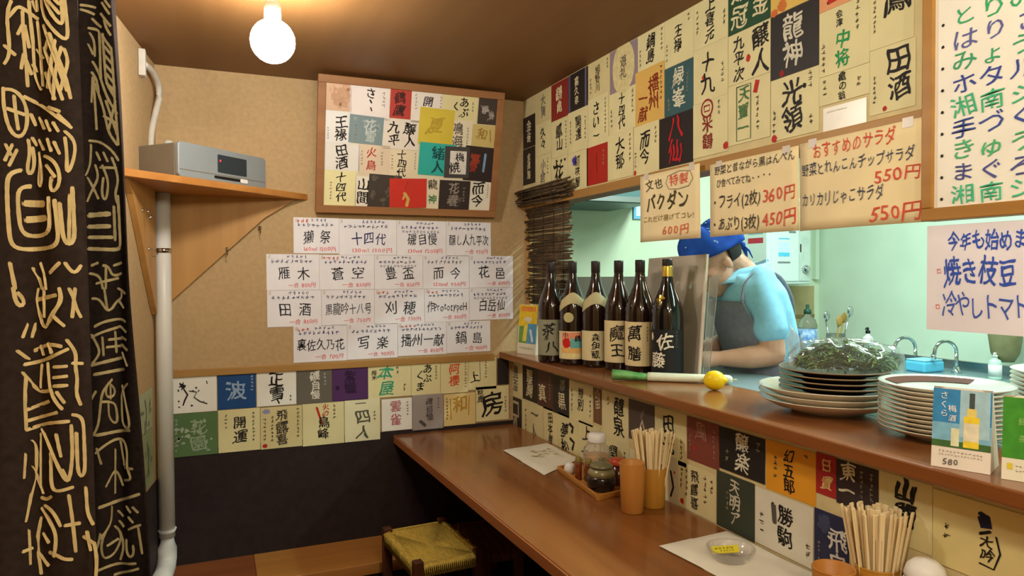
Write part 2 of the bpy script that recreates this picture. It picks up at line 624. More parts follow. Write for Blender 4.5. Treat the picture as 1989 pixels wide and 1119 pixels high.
TWO = [(.90, .92, .30), (.10, .62, .10)]
ONE = [(.88, .92, .25)]
UPPER = [
    # columns from the back corner: (column, row, rect, paper, ink, small print)
    (1, 'top', (2.9273,2.1035,0.1277,0.1395), DK, [V('金雀', k=.55, c=CI)], [], 'near-black'),
    (1, 'bottom', (2.9287,1.9616,0.1279,0.1609), DK, [V('金澤屋', k=.5, c=CI)], [], 'near-black'),
    (2, 'top', (2.7907,2.1829,0.1474,0.1339), PG, [V('大賀', k=.5, c=GY)], [], 'cream'),
    (2, 'middle', (2.7918,2.0479,0.15,0.1398), CR, [V('久々', k=.45)], [], 'cream'),
    (2, 'bottom', (2.793,1.907,0.1502,0.1379), CR, [V('小倉', k=.4, c=GY)], [(.8, .9, .3)], 'cream'),
    (3, 'top', (2.6383,2.1789,0.1477,0.1491), (140, 48, 40), [V('鶴亀', k=.6, c=CI)], [], 'dark red'),
    (3, 'middle', (2.6394,2.0288,0.148,0.1505), CR, [V('鳳山', k=.5)], [(.9, .9, .1)], 'cream'),
    (3, 'bottom', (2.6404,1.8772,0.1482,0.1445), CR, [V('花', k=.6), ('splash', 9, INK, .09)], [], 'ink-splashed cream'),
    (4, 'top', (2.4882,2.1866,0.1603,0.1521), DK, [V('喜久泉', .45, k=.5, c=CI), ('bar', .08, 0, .08, 1, .1, (96, 84, 110)), ('bar', .9, 0, .9, 1, .08, (110, 100, 130))], [], 'dark purple-edged'),
    (4, 'middle', (2.489,2.0335,0.1605,0.1597), CR, [V('開運', .55, .85, .25, k=.4)], [(.88, .8, .2), (.14, .8, .2)], 'cream'),
    (4, 'bottom', (2.4899,1.8728,0.1608,0.154), CR, [V('初咲屋', .5, .9, .1, k=.42), ('blot', .35, .78, .12, .12, (70, 60, 170), .3)], [], 'cream blue-spotted'),
    (5, 'top', (2.3238,2.186,0.1544,0.14), PG, [V('旭野川', .45, k=.5, c=(92, 76, 60))], [(.9, .95, .6), (.12, .6, .1)], 'cream'),
    (5, 'middle', (2.3264,2.0483,0.1477,0.1771), CR, [V('さい一', .42, .9, .06, k=.6)], [(.86, .92, .15)], 'cream'),
    (5, 'bottom', (2.3369,1.871,0.1508,0.1414), (176, 40, 30), [('stroke', [(.5, .8), (.5, .3)], .02, (120, 24, 20))], [(.82, .85, .4)], 'plain red'),
    (6, 'top', (2.1676,2.1792,0.1759,0.1469), (150, 132, 140), [('blot', .5, .5, .40, .52, PG, .02), V('遊礼', .5, .78, .24, k=.34, c=(110, 96, 84))], [], 'mauve round-windowed'),
    (6, 'middle', (2.1732,2.0318,0.169,0.1421), CR, [V('十四代', .5, .93, .08, k=.5)], TWO, 'cream'),
    (6, 'bottom', (2.1825,1.8894,0.1656,0.1594), CR, [V('大那', .5, .9, .2, k=.5)], ONE, 'cream'),
    (7, 'top', (1.9901,2.1839,0.1502,0.122), CR, [V('鍋島', .5, .9, .1, k=.6)], TWO, 'cream'),
    (7, 'middle', (2.0042,2.0647,0.1629,0.1785), (222, 180, 96), [V('播州', .66, .82, .2, k=.36, c=(138, 50, 24)), V('一献', .28, .62, .05, k=.38, c=(138, 50, 24))], [(.9, .95, .3)], 'gold red-lettered'),
    (7, 'bottom', (2.0137,1.8864,0.1449,0.1616), CR, [V('而今', .45, .86, .18, k=.62), ('blot', .06, .06, .05, .06, RED)], [(.88, .9, .5), (.08, .5, .1)], 'cream'),
    (8, 'top', (1.8386,2.1845,0.1416,0.1497), CR, [V('王祿', .48, .80, .24, k=.46)], [(.85, .95, .7), (.08, .5, .1)], 'cream'),
    (8, 'middle', (1.8385,2.0332,0.1418,0.1565), (58, 92, 96), [V('緑峯', .5, .95, .15, k=.42, c=(222, 218, 190))], [(.82, .8, .3), (.15, .4, .1)], 'teal'),
    (8, 'bottom', (1.866,1.8839,0.1683,0.1555), (40, 32, 32), [V('八仙', .5, .98, .04, k=.72, c=(190, 30, 38))], [], 'black red-brushed'),
    (9, 'top', (1.6958,2.1896,0.1489,0.1422), CR, [V('上喜元', .5, 1.0, .05, k=.46)], [(.9, .6, .2), (.12, .85, .3)], 'cream'),
    (9, 'middle', (1.6956,2.0467,0.149,0.1553), CR, [V('十九', .42, .88, .12, k=.5), ('blot', .3, .45, .04, .04, RED)], [(.86, .6, .2)], 'cream'),
    (9, 'bottom', (1.6965,1.8909,0.1504,0.1558), CR, [('blot', .42, .86, .18, .18, (150, 40, 34), .02), ('blot', .42, .86, .14, .14, CR, .02), ('stroke', [(.34, .91), (.5, .91), (.5, .81), (.34, .81), (.34, .91)], .03, (150, 40, 34)), V('米鶴', .44, .74, .1, k=.44, c=(138, 44, 34)), ('blot', .95, .1, .07, .07, RED)], [(.76, .95, .6)], 'cream red-ringed'),
    (10, 'top', (1.545,2.1655,0.1572,0.1214), (40, 78, 52), [V('超金', .78, 1.05, .12, k=.42, c=CI), V('寿冠', .28, 1.0, .06, k=.42, c=CI)], [], 'dark green'),
    (10, 'middle', (1.5446,2.0427,0.1574,0.1343), CR, [V('醸人', .78, .98, .02, k=.46), V('九平次', .28, .95, .0, k=.44, c=(40, 36, 36)), ('blot', .5, .42, .05, .06, RED)], [], 'cream crowded'),
    (10, 'bottom', (1.5442,1.907,0.1575,0.1613), CR, [('stroke', [(.22, .94), (.56, .94), (.56, .05), (.22, .05), (.22, .94)], .02, (70, 92, 58)), V('天寶一', .39, .94, .1, k=.34, c=(80, 120, 70)), ('bar', .72, .95, .66, .76, .1, RED)], [(.72, .72, .1)], 'cream green-boxed'),
    (11, 'top', (1.3863,2.1907,0.1533,0.1469), (226, 190, 96), [('blot', .25, .12, .1, .1, (208, 120, 60)), ('blot', .08, .04, .08, .06, (208, 110, 60))], [(.5, .5, .1)], 'golden yellow'),
    (11, 'middle', (1.3856,2.0425,0.1534,0.159), (46, 42, 40), [V('龍神', .48, .92, .10, k=.56, c=(214, 208, 186)), ('blot', .25, .06, .05, .05, (150, 30, 28))], [], 'black silver-lettered'),
    (11, 'bottom', (1.384,1.882,0.1527,0.1516), CR, [V('光領', .46, .92, .08, k=.52), ('blot', .72, .76, .04, .04, INK), ('blot', .08, .04, .06, .06, RED)], [(.84, .98, .6), (.85, .3, .06), (.08, .5, .1)], 'cream'),
    (12, 'top', (1.2315,2.1034,0.1358,0.1032), (226, 158, 110), [('stroke', [(.2, .1), (.5, .12), (.8, .2)], .1, RED), ('stroke', [(.45, .1), (.5, .6)], .1, RED)], [], 'salmon red-stroked'),
    (12, 'middle', (1.2307,1.999,0.1358,0.1475), CR, [V('会津', .42, .94, .68, k=.20), V('中将', .48, .62, .04, k=.38, c=GRN)], [(.78, .98, .5), (.1, .5, .05)], 'cream green-lettered'),
    (12, 'bottom', (1.2301,1.8503,0.1359,0.0655), CR, [V('亀の翁', .48, .98, .02, k=.22)], [(.12, .9, .3), (.8, .7, .2)], 'cream narrow'),
    (13, 'top', (1.0946,2.0053,0.103,0.1317), CR, [V('秀鳳', .66, 1.0, .06, k=.60)], [(.12, .6, .1)], 'cream'),
    (13, 'bottom', (1.0937,1.8725,0.1065,0.1375), CR, [V('田酒', .66, .95, .14, k=.56), ('blot', .35, .06, .05, .05, RED)], [(.12, .6, .15)], 'cream'),
]
BLANK = (1.2185,1.7776,0.1169,0.0545)
BACK = [
    ('upper', (-0.1572,1.0156,0.1591,0.1381), WH, [('blot', .26, .74, .07, .08, INK, .5), ('stroke', [(.28, .66), (.36, .5), (.3, .36), (.26, .22)], .035, INK), ('stroke', [(.4, .6), (.56, .56), (.5, .42), (.62, .3), (.78, .22)], .03, (70, 66, 60)), ('splash', 10, INK, .03)], [], 'white ink-splattered'),
    ('upper', (0.0057,1.0176,0.1382,0.1374), (30, 74, 130), [V('波', .5, .8, .2, k=.6, c=(150, 176, 206)), ], [(.9, .95, .4)], 'blue'),
    ('upper', (0.1469,1.0193,0.1489,0.1382), WH, [V('正雪', .5, .95, .15, k=.42), ('stroke', [(.5, .2), (.56, .06)], .04, INK)], [(.85, .3, .05)], 'white two-character'),
    ('upper', (0.2979,1.0146,0.1389,0.137), (106, 100, 90), [V('磯自慢', .52, .95, .12, k=.34, c=(226, 222, 206))], [(.8, .9, .45)], 'dark grey'),
    ('upper', (0.4379,1.0171,0.1454,0.1375), (82, 46, 96), [V('紫織', .5, .9, .2, k=.42, c=(48, 26, 60)), ('blot', .14, .4, .06, .06, (48, 26, 60))], [], 'purple'),
    ('upper', (0.5845,1.0197,0.1828,0.1381), CR, [V('本屋', .42, .98, .04, k=.40, c=(60, 160, 120)), V('純米', .14, .85, .55, k=.14)], [(.68, .95, .6), (.85, .4, .05)], 'cream green-lettered'),
    ('upper', (0.7684,1.0206,0.1296,0.1393), CR, [V('あぶ', .56, .95, .35, k=.40), V('くま', .3, .75, .1, k=.36)], [(.85, .9, .4)], 'cream hiragana'),
    ('upper', (0.8993,1.0249,0.1269,0.1461), CR, [V('阿櫻', .5, .9, .2, k=.48, c=(214, 84, 40))], [(.9, .9, .1)], 'cream orange-lettered'),
    ('upper', (1.0274,1.0262,0.1323,0.1405), CR, [V('上', .2, .7, .1, k=.4), ('stroke', [(.4, .9), (.42, .3)], .02, GY)], [(.62, .9, .3)], 'pale cream sparse'),
    ('upper', (1.1661,1.0203,0.0553,0.1185), DK, [], [], 'plain black'),
    ('lower', (-0.1609,0.8757,0.1646,0.1637), (92, 122, 78), [('splash', 16, (168, 184, 160), .06), V('花園', .6, .85, .1, k=.4, c=(150, 170, 140))], [(.12, .9, .1)], 'mossy green'),
    ('lower', (0.0057,0.878,0.1518,0.1657), CR, [V('開運', .52, .84, .18, k=.34, c=(52, 48, 44))], [(.84, .92, .2), (.18, .9, .55)], 'cream blocky'),
    ('lower', (0.1595,0.8759,0.1576,0.1653), PG, [V('飛露喜', .52, .94, .06, k=.34, c=(70, 62, 52)), ('blot', .14, .9, .1, .06, (150, 150, 180)), ('blot', .1, .08, .06, .05, RED)], [(.9, .95, .15), (.1, .75, .2), (.28, .8, .1)], 'cream three-character'),
    ('lower', (0.3193,0.878,0.1649,0.1711), CR, [V('火の', .56, .98, .66, k=.24, c=RED), V('鳥峰', .5, .68, .12, k=.34), ('stroke', [(.34, .9), (.4, .7), (.46, .5)], .05, RED)], [(.76, .95, .5)], 'cream red-and-black'),
    ('lower', (0.4865,0.8823,0.1464,0.175), (232, 226, 186), [V('四人', .5, .75, .02, k=.42, c=(90, 92, 74)), ('bar', .3, .9, .6, .9, .03, GY)], [(.85, .7, .4)], 'pale green-cream'),
    ('lower', (0.6407,0.873,0.13,0.135), WH, [V('雲雀', .45, .95, .15, k=.44, c=(186, 116, 124))], [(.85, .9, .35)], 'white pink-lettered'),
    ('lower', (0.773,0.881,0.1369,0.1507), (160, 152, 148), [V('磯自慢', .55, .9, .25, k=.36, c=(84, 78, 78)), ('stroke', [(.25, .25), (.4, .12)], .1, (84, 78, 78))], [(.85, .9, .5)], 'light grey'),
    ('lower', (0.9136,0.8754,0.1457,0.1399), (226, 204, 140), [V('和', .5, .95, .4, k=.5, c=(190, 148, 60)), ('stroke', [(.2, .85), (.22, .2)], .03, (190, 148, 60)), ('stroke', [(.8, .9), (.78, .3)], .03, (190, 148, 60))], [(.1, .9, .2)], 'gold-inked cream'),
    ('lower', (1.0618,0.8971,0.1576,0.154), CR, [V('房', .52, .85, .12, k=.72), V('秋鹿', .14, .95, .55, k=.2)], [(.9, .7, .15)], 'cream bold single-character'),
]
LOWER = [
    (1, 'upper', (2.9747,1.0091,0.1528,0.1644), CR, [V('豊盃', k=.4, c=GY)], [], 'cream faint'),
    (2, 'upper', (2.8193,1.0035,0.1526,0.1503), (52, 42, 38), [V('醍醐', .5, .9, .1, k=.55, c=CI)], [], 'dark brown'),
    (3, 'upper', (2.6643,0.9999,0.1438,0.1542), (86, 54, 48), [V('真', .3, .7, .1, k=.5, c=CI)], [(.8, .9, .2)], 'reddish brown'),
    (4, 'upper', (2.5183,0.9973,0.1376,0.1513), (50, 44, 42), [V('黒', .55, .6, .15, k=.5, c=CI), V('帯', .6, .95, .6, k=.4, c=(150, 140, 120))], [], 'black white-marked'),
    (5, 'upper', (2.3787,0.9938,0.1825,0.1464), CR, [V('特別', .5, .9, .3, k=.5)], [(.9, .8, .1), (.12, .8, .2)], 'cream'),
    (6, 'upper', (2.1925,0.9935,0.0581,0.1259), (120, 84, 56), [V('山田', .5, .95, .4, k=.6, c=CI)], [(.5, .4, .05)], 'narrow brown'),
    (7, 'upper', (2.1328,0.9933,0.171,0.1558), CR, [V('醴泉', .65, .95, .08, k=.42)], [(.25, .9, .6)], 'cream'),
    (8, 'upper', (1.9587,0.9908,0.1432,0.1287), (88, 74, 66), [('stroke', [(.4, .15), (.55, .55), (.7, .15)], .08, (200, 188, 160)), ('stroke', [(.5, .6), (.6, .8)], .1, (120, 104, 92))], [], 'brown picture'),
    (9, 'upper', (1.8128,0.9922,0.1576,0.1531), CR, [V('田光', .45, .92, .1, k=.40)], [(.85, .5, .1)], 'cream'),
    (10, 'upper', (1.6516,0.9917,0.1383,0.1232), (132, 68, 56), [V('風', .45, .95, .5, k=.5, c=(176, 128, 110)), ('blot', .25, .3, .04, .05, RED)], [(.85, .85, .1), (.1, .6, .1)], 'dusty red'),
    (11, 'upper', (1.5111,0.9899,0.1693,0.1125), (40, 38, 36), [V('醸楽', .52, .98, .06, k=.46, c=(226, 220, 196))], [(.86, .9, .6), (.18, .5, .1)], 'black white-brushed'),
    (12, 'upper', (1.3381,0.9924,0.1547,0.1221), (232, 160, 44), [V('幻五郎', .48, .93, .06, k=.36)], [(.2, .75, .25), (.82, .95, .75)], 'orange-yellow'),
    (13, 'upper', (1.1819,0.9969,0.0547,0.0921), (170, 44, 42), [V('日置', .55, .95, .1, k=.6, c=(226, 190, 120))], [], 'crimson'),
    (14, 'upper', (1.1257,0.9953,0.1042,0.0958), (60, 48, 48), [V('東一', .28, .98, .1, k=.46, c=(222, 214, 180))], [(.62, .9, .2), (.85, .9, .2)], 'dark brown two-tone'),
    (15, 'upper', (1.0199,0.9965,0.1158,0.1342), CR, [V('山間', .5, 1.0, .26, k=.74), V('山間', .51, .995, .255, k=.74)], [(.14, .5, .3)], 'cream huge-lettered'),
    (1, 'lower', (2.9764,0.8424,0.1446,0.1457), (58, 50, 44), [('stroke', [(.3, .85), (.75, .85), (.75, .45), (.3, .45), (.3, .85)], .1, (196, 186, 150)), V('酒', .5, .45, .05, k=.5, c=(190, 180, 150))], [], 'dark'),
    (2, 'lower', (2.8293,0.8496,0.2167,0.1786), CR, [V('一人', .6, .95, .1, k=.40, c=GY)], [(.2, .8, .2)], 'cream faint'),
    (3, 'lower', (2.6103,0.8531,0.1302,0.1605), (232, 220, 166), [V('田本無', .5, .9, .1, k=.46, c=(64, 60, 48))], [], 'yellow-cream'),
    (4, 'lower', (2.4781,0.8534,0.173,0.1846), CR, [V('夢松', .35, .85, .1, k=.4), ('stroke', [(.6, .85), (.75, .8), (.7, .7)], .09, INK), ('stroke', [(.62, .55), (.8, .5), (.72, .35)], .08, INK)], [], 'cream cursive'),
    (5, 'lower', (2.3032,0.854,0.1558,0.172), CR, [V('上', .4, .95, .6, k=.5), V('七', .3, .5, .2, k=.4)], [(.8, .8, .2)], 'cream'),
    (6, 'lower', (2.1439,0.8498,0.1866,0.1824), CR, [V('閏', .45, .8, .5, k=.36), V('年', .4, .5, .2, k=.4)], [(.85, .8, .2)], 'cream framed-character'),
    (7, 'lower', (1.9543,0.8293,0.2096,0.173), (230, 218, 172), [V('鶴', .7, .8, .4, k=.4)], [(.2, .8, .2)], 'cream'),
    (8, 'lower', (1.7421,0.8559,0.0444,0.1488), (206, 194, 158), [('stroke', [(.3, .7), (.6, .4), (.3, .2)], .2, INK), ('blot', .7, .7, .1, .1, RED)], [], 'greyish narrow'),
    (9, 'lower', (1.6952,0.8518,0.1686,0.1321), CR, [V('飛露喜', .46, .93, .08, k=.36, c=(60, 54, 44)), ('blot', .12, .14, .05, .05, RED)], [(.74, .9, .2), (.9, .9, .5), (.1, .9, .3), (.24, .9, .2)], 'cream'),
    (10, 'lower', (1.5223,0.8688,0.1443,0.1485), (62, 70, 58), [V('天明ア', .5, .95, .12, k=.40, c=(214, 208, 182))], [(.3, .7, .3)], 'dark olive'),
    (11, 'lower', (1.3751,0.8649,0.1856,0.1405), (228, 224, 206), [V('勝駒', .55, .86, .14, k=.46), ('stroke', [(.34, .8), (.36, .52)], .09, (90, 86, 80))], [(.12, .6, .2), (.92, .4, .1)], 'whitish'),
    (12, 'lower', (1.1869,0.8692,0.0943,0.1408), (46, 50, 84), [V('飛良', .7, .82, .0, k=.6, c=(228, 224, 214)), ('blot', .3, .8, .2, .2, (72, 78, 110), .3)], [(.15, .5, .1)], 'navy blue'),
    (13, 'lower', (1.091,0.8708,0.1276,0.1551), (222, 208, 160), [V('正', .85, .6, .3, k=.4)], [(.2, .7, .2)], 'cream'),
    (16, 'upper', (0.9022,0.9925,0.177,0.1387), (228, 214, 150), [('stroke', [(.50, .86), (.58, .82), (.60, .72), (.52, .70), (.50, .80)], .05, (34, 38, 70)), ('blot', .55, .78, .05, .06, (34, 38, 70), .3), ('stroke', [(.5, .6), (.6, .66)], .03, INK), ('stroke', [(.66, .62), (.70, .42), (.64, .2), (.5, .22)], .018, INK), V('大吟', .57, .6, .26, k=.16)], [(.15, .6, .3)], 'cream signature'),
]

MENU = [
    # name, description, price; four rows of the sake list on the back wall
    ((0.2921,1.6302,0.1783,0.144), '獺 祭', '160ml 1200円', 1), ((0.4713,1.6289,0.239,0.1476), '十四代', '130ml 1300円', 1), ((0.7115,1.6287,0.2175,0.1481), '磯自慢', '130ml 1200円', 1), ((0.9301,1.6288,0.208,0.149), '醸し人九平次', '一合 950円', 1),
    ((0.1882,1.4824,0.2027,0.1433), '雁 木', '一合 800円', 2), ((0.3919,1.4807,0.2233,0.1421), '蒼 空', '一合 850円', 2), ((0.6163,1.48,0.2076,0.1422), '豊 盃', '一合 850円', 2), ((0.825,1.4814,0.2098,0.1439), '而 今', '120ml 950円', 2), ((1.0361,1.4805,0.2089,0.141), '花 邑', '一合 800円', 2),
    ((0.1895,1.338,0.2081,0.1456), '田 酒', '一合 850円', 3), ((0.3987,1.3374,0.2153,0.1457), '黒龍吟十八号', '一合 750円', 3), ((0.6151,1.3368,0.2146,0.1457), '刈 穂', '一合 750円', 3), ((0.8309,1.3363,0.2031,0.1432), '作PrototypeH', '一合 800円', 3), ((1.0353,1.3383,0.209,0.1424), '白岳仙', '一合 850円', 3),
    ((0.2877,1.1932,0.2121,0.1468), '裏佐久乃花', '一合 700円', 4), ((0.5009,1.1926,0.2105,0.1448), '写 楽', '一合 900円', 4), ((0.7126,1.1923,0.2158,0.1402), '播州一献', '一合 850円', 4), ((0.9297,1.1923,0.2037,0.1374), '鍋 島', '一合 900円', 4),
]

chars = '円0123456789()・。、合一○mlPrototypeHフライ枚あぶりせいひ食べてみてね野菜と昔ながら黒はんぺん文也特製バクダンこれだけ揚げ名物コレ!おすすめのサラダれんこんチップカリじゃこ・とりの塩焼はりこ(ざ)みょうがホタルイカ湘南シラスおろし手づくりさきゅうりのまぐろハラス今年も始めま焼き枝豆冷やしトマト茶八魔王萬膳佐藤森伊蔵小鶴米焼酎梅酒さくらの風見そば出羽鳴海新'
for grp in (UPPER, BACK, LOWER):
    for row in grp:
        for it in row[-3]:
            if it[0] in 'vh':
                chars += it[1]
for r_ in MENU:
    chars += r_[1] + r_[2]
chars += '開龍神山間緒人鷹十四代而今火鳥王祿田酒あぶくま醸九平次鳴しゆめ夏冬春秋純米吟造'
load_glyphs(chars)

for col, row, rect, bg, items, cols, look in UPPER:
    if row == 'top' and col > 1:                     # these run up to the ceiling
        rect = (rect[0], 2.1805, rect[2], rect[3] + 2.1805 - rect[1])
    sheet('up', rect, bg, items, cols, f'{look} sake label on header wall, {ORD[col-1]} column from back corner, {row} row',
          group='sake labels on the header wall', cc=(170, 160, 130) if sum(bg) < 330 else (110, 98, 76))
sheet('up', BLANK, (244, 240, 226), [('row', .1, .6, .8, .08, (190, 184, 164))], [], 'blank glossy white slip on header wall above the salad menu sheet', 'paper slip', name='paper_slip', rough=.25)
n_ = {'upper': 0, 'lower': 0}
for row, rect, bg, items, cols, look in BACK:
    n_[row] += 1
    sheet('back', rect, bg, items, cols, f'{look} sake label on back wall below the trim, {ORD[n_[row]-1]} from pipe, {row} row',
          group='sake labels along the back wall', cc=(190, 196, 196) if sum(bg) < 330 else (110, 98, 76), off=.0062 + .0004 * (n_[row] % 2))
for col, row, rect, bg, items, cols, look in LOWER:
    sheet('lo', rect, bg, items, cols, f'{look} sake label under ledge, {ORD[col-1]} from back corner, {row} row' if col < 16 else
          'cream sake label with dark brush signature under ledge, nearest the camera', group='sake labels between the ledge and the table',
          cc=(170, 160, 130) if sum(bg) < 330 else (120, 106, 76))

k_ = 0
for rect, nm, price, row in MENU:
    k_ += 1
    blk = (44, 44, 52) if nm not in ('十四代',) else (44, 44, 96)
    n = len(nm)
    x0, x1 = (.2, .82) if n <= 3 else (.06, .95)
    its = [('h', nm, x0, x1, .46, .40 if n <= 4 else .34, blk, 'p'), ('row', .38, .8, .93, .10, (128, 130, 160)),
           ('row', .08, .92, .80, .11, (112, 112, 140) if k_ % 3 else (96, 96, 150)), ('h', price, .40 if '一' in price else .22, .93, .13, .15, (226, 96, 96), 'p')]
    if k_ in (1, 6, 12, 13, 15, 17):
        its.append(('row', .05, .38, .90, .11, (230, 110, 96)))
    if k_ in (3, 7, 14):
        its.append(('row', .1, .9, .68, .09, (150, 150, 170)))
    q = sheet('back', rect, (238, 236, 242), its, [], 'white handwritten menu sheet on back wall, %s in the %s row' %
              (ORD[sum(1 for m_ in MENU[:k_] if m_[3] == row) - 1], ['top', 'second', 'third', 'bottom'][row - 1]), 'menu sheet',
              'white sake menu sheets on the back wall', name='menu_sheet', off=.0022 + .0003 * (k_ % 2))
    a, t, w, h = rect
    MB().add([(a + .006, YB - .0036, t - .016), (a + .013, YB - .0036, t - .018), (a + .016, YB - .0036, t - .004), (a + .009, YB - .0036, t - .002)], [(0, 1, 2, 3)], False).build('tape', mat('clear_tape', (214, 204, 190), .3), q)

# ------------------------------------------------------------------ the noren: two long panels bunched in the doorway on the left
m_noren = mat('noren_cloth', (52, 42, 38), 0.85, 0.22, 90, spec=0.1)
m_dye = mat('noren_dye', (230, 208, 154), 0.85, 0.10, 70, spec=0.1)


class ClothFrame:
    def __init__(s, a, b, edge):
        s.a = Vector((a[0], a[1], 0))
        s.d = (Vector((b[0], b[1], 0)) - s.a)
        s.len = s.d.length
        s.d.normalize()
        s.n = s.d.cross(Vector((0, 0, 1)))
        s.edge = edge

    def wave(s, q, z):
        return 0.007 * sin(q * 46 + z * 1.3) + 0.004 * sin(q * 95 - z * 2.1)

    def p(s, q, z, n=0.0):
        return s.a + s.d * q + Vector((0, 0, z)) + s.n * (s.wave(q, z) + n)


def noren_panel(root, cf, back, strokes, wd):
    """back: plan points the cloth runs on to after its visible edge"""
    mb = MB()
    mb.smooth = True
    zs = [2.08 - i * 0.035 for i in range(50)]
    qs = [i / 22 for i in range(23)]
    plan = [cf.a + cf.d * cf.len] + [Vector((x, y, 0)) for x, y in back]
    vs = []
    for z in zs:
        L = cf.len + cf.edge * (CAM_H - z)
        row = [cf.p(q * L, z) for q in qs]
        e = row[-1]
        off = e - (cf.a + cf.d * cf.len + Vector((0, 0, z)))
        for i in range(len(plan) - 1):
            for t in (.25, .5, .75, 1.0):
                p = plan[i].lerp(plan[i + 1], t) + Vector((0, 0, z)) + off * (1 - (i + t) / (len(plan) - 1))
                row.append(p)
        vs += row
    w = len(vs) // len(zs)
    mb.add(vs, [(j * w + i, j * w + i + 1, (j + 1) * w + i + 1, (j + 1) * w + i) for j in range(len(zs) - 1) for i in range(w - 1)])
    o = mb.build('panel', m_noren, root, solid=0.0012)
    mb = MB()
    for k, pts in strokes:
        fine = []
        for i in range(len(pts) - 1):
            a, b = pts[i], pts[i + 1]
            n = max(1, int(math.hypot(a[0] - b[0], a[1] - b[1]) / 0.006))
            for t in range(n):
                fine.append((a[0] + (b[0] - a[0]) * t / n, a[1] + (b[1] - a[1]) * t / n))
        fine.append(pts[-1])
        for _ in range(8):
            fine = [fine[0]] + [((fine[i - 1][0] + 2 * fine[i][0] + fine[i + 1][0]) / 4, (fine[i - 1][1] + 2 * fine[i][1] + fine[i + 1][1]) / 4) for i in range(1, len(fine) - 1)] + [fine[-1]]
        ribbon(mb, [cf.p(q, z, 0.0016) for q, z in fine], wd * k, cf.n)
    mb.build('dyed_lettering', m_dye, o)


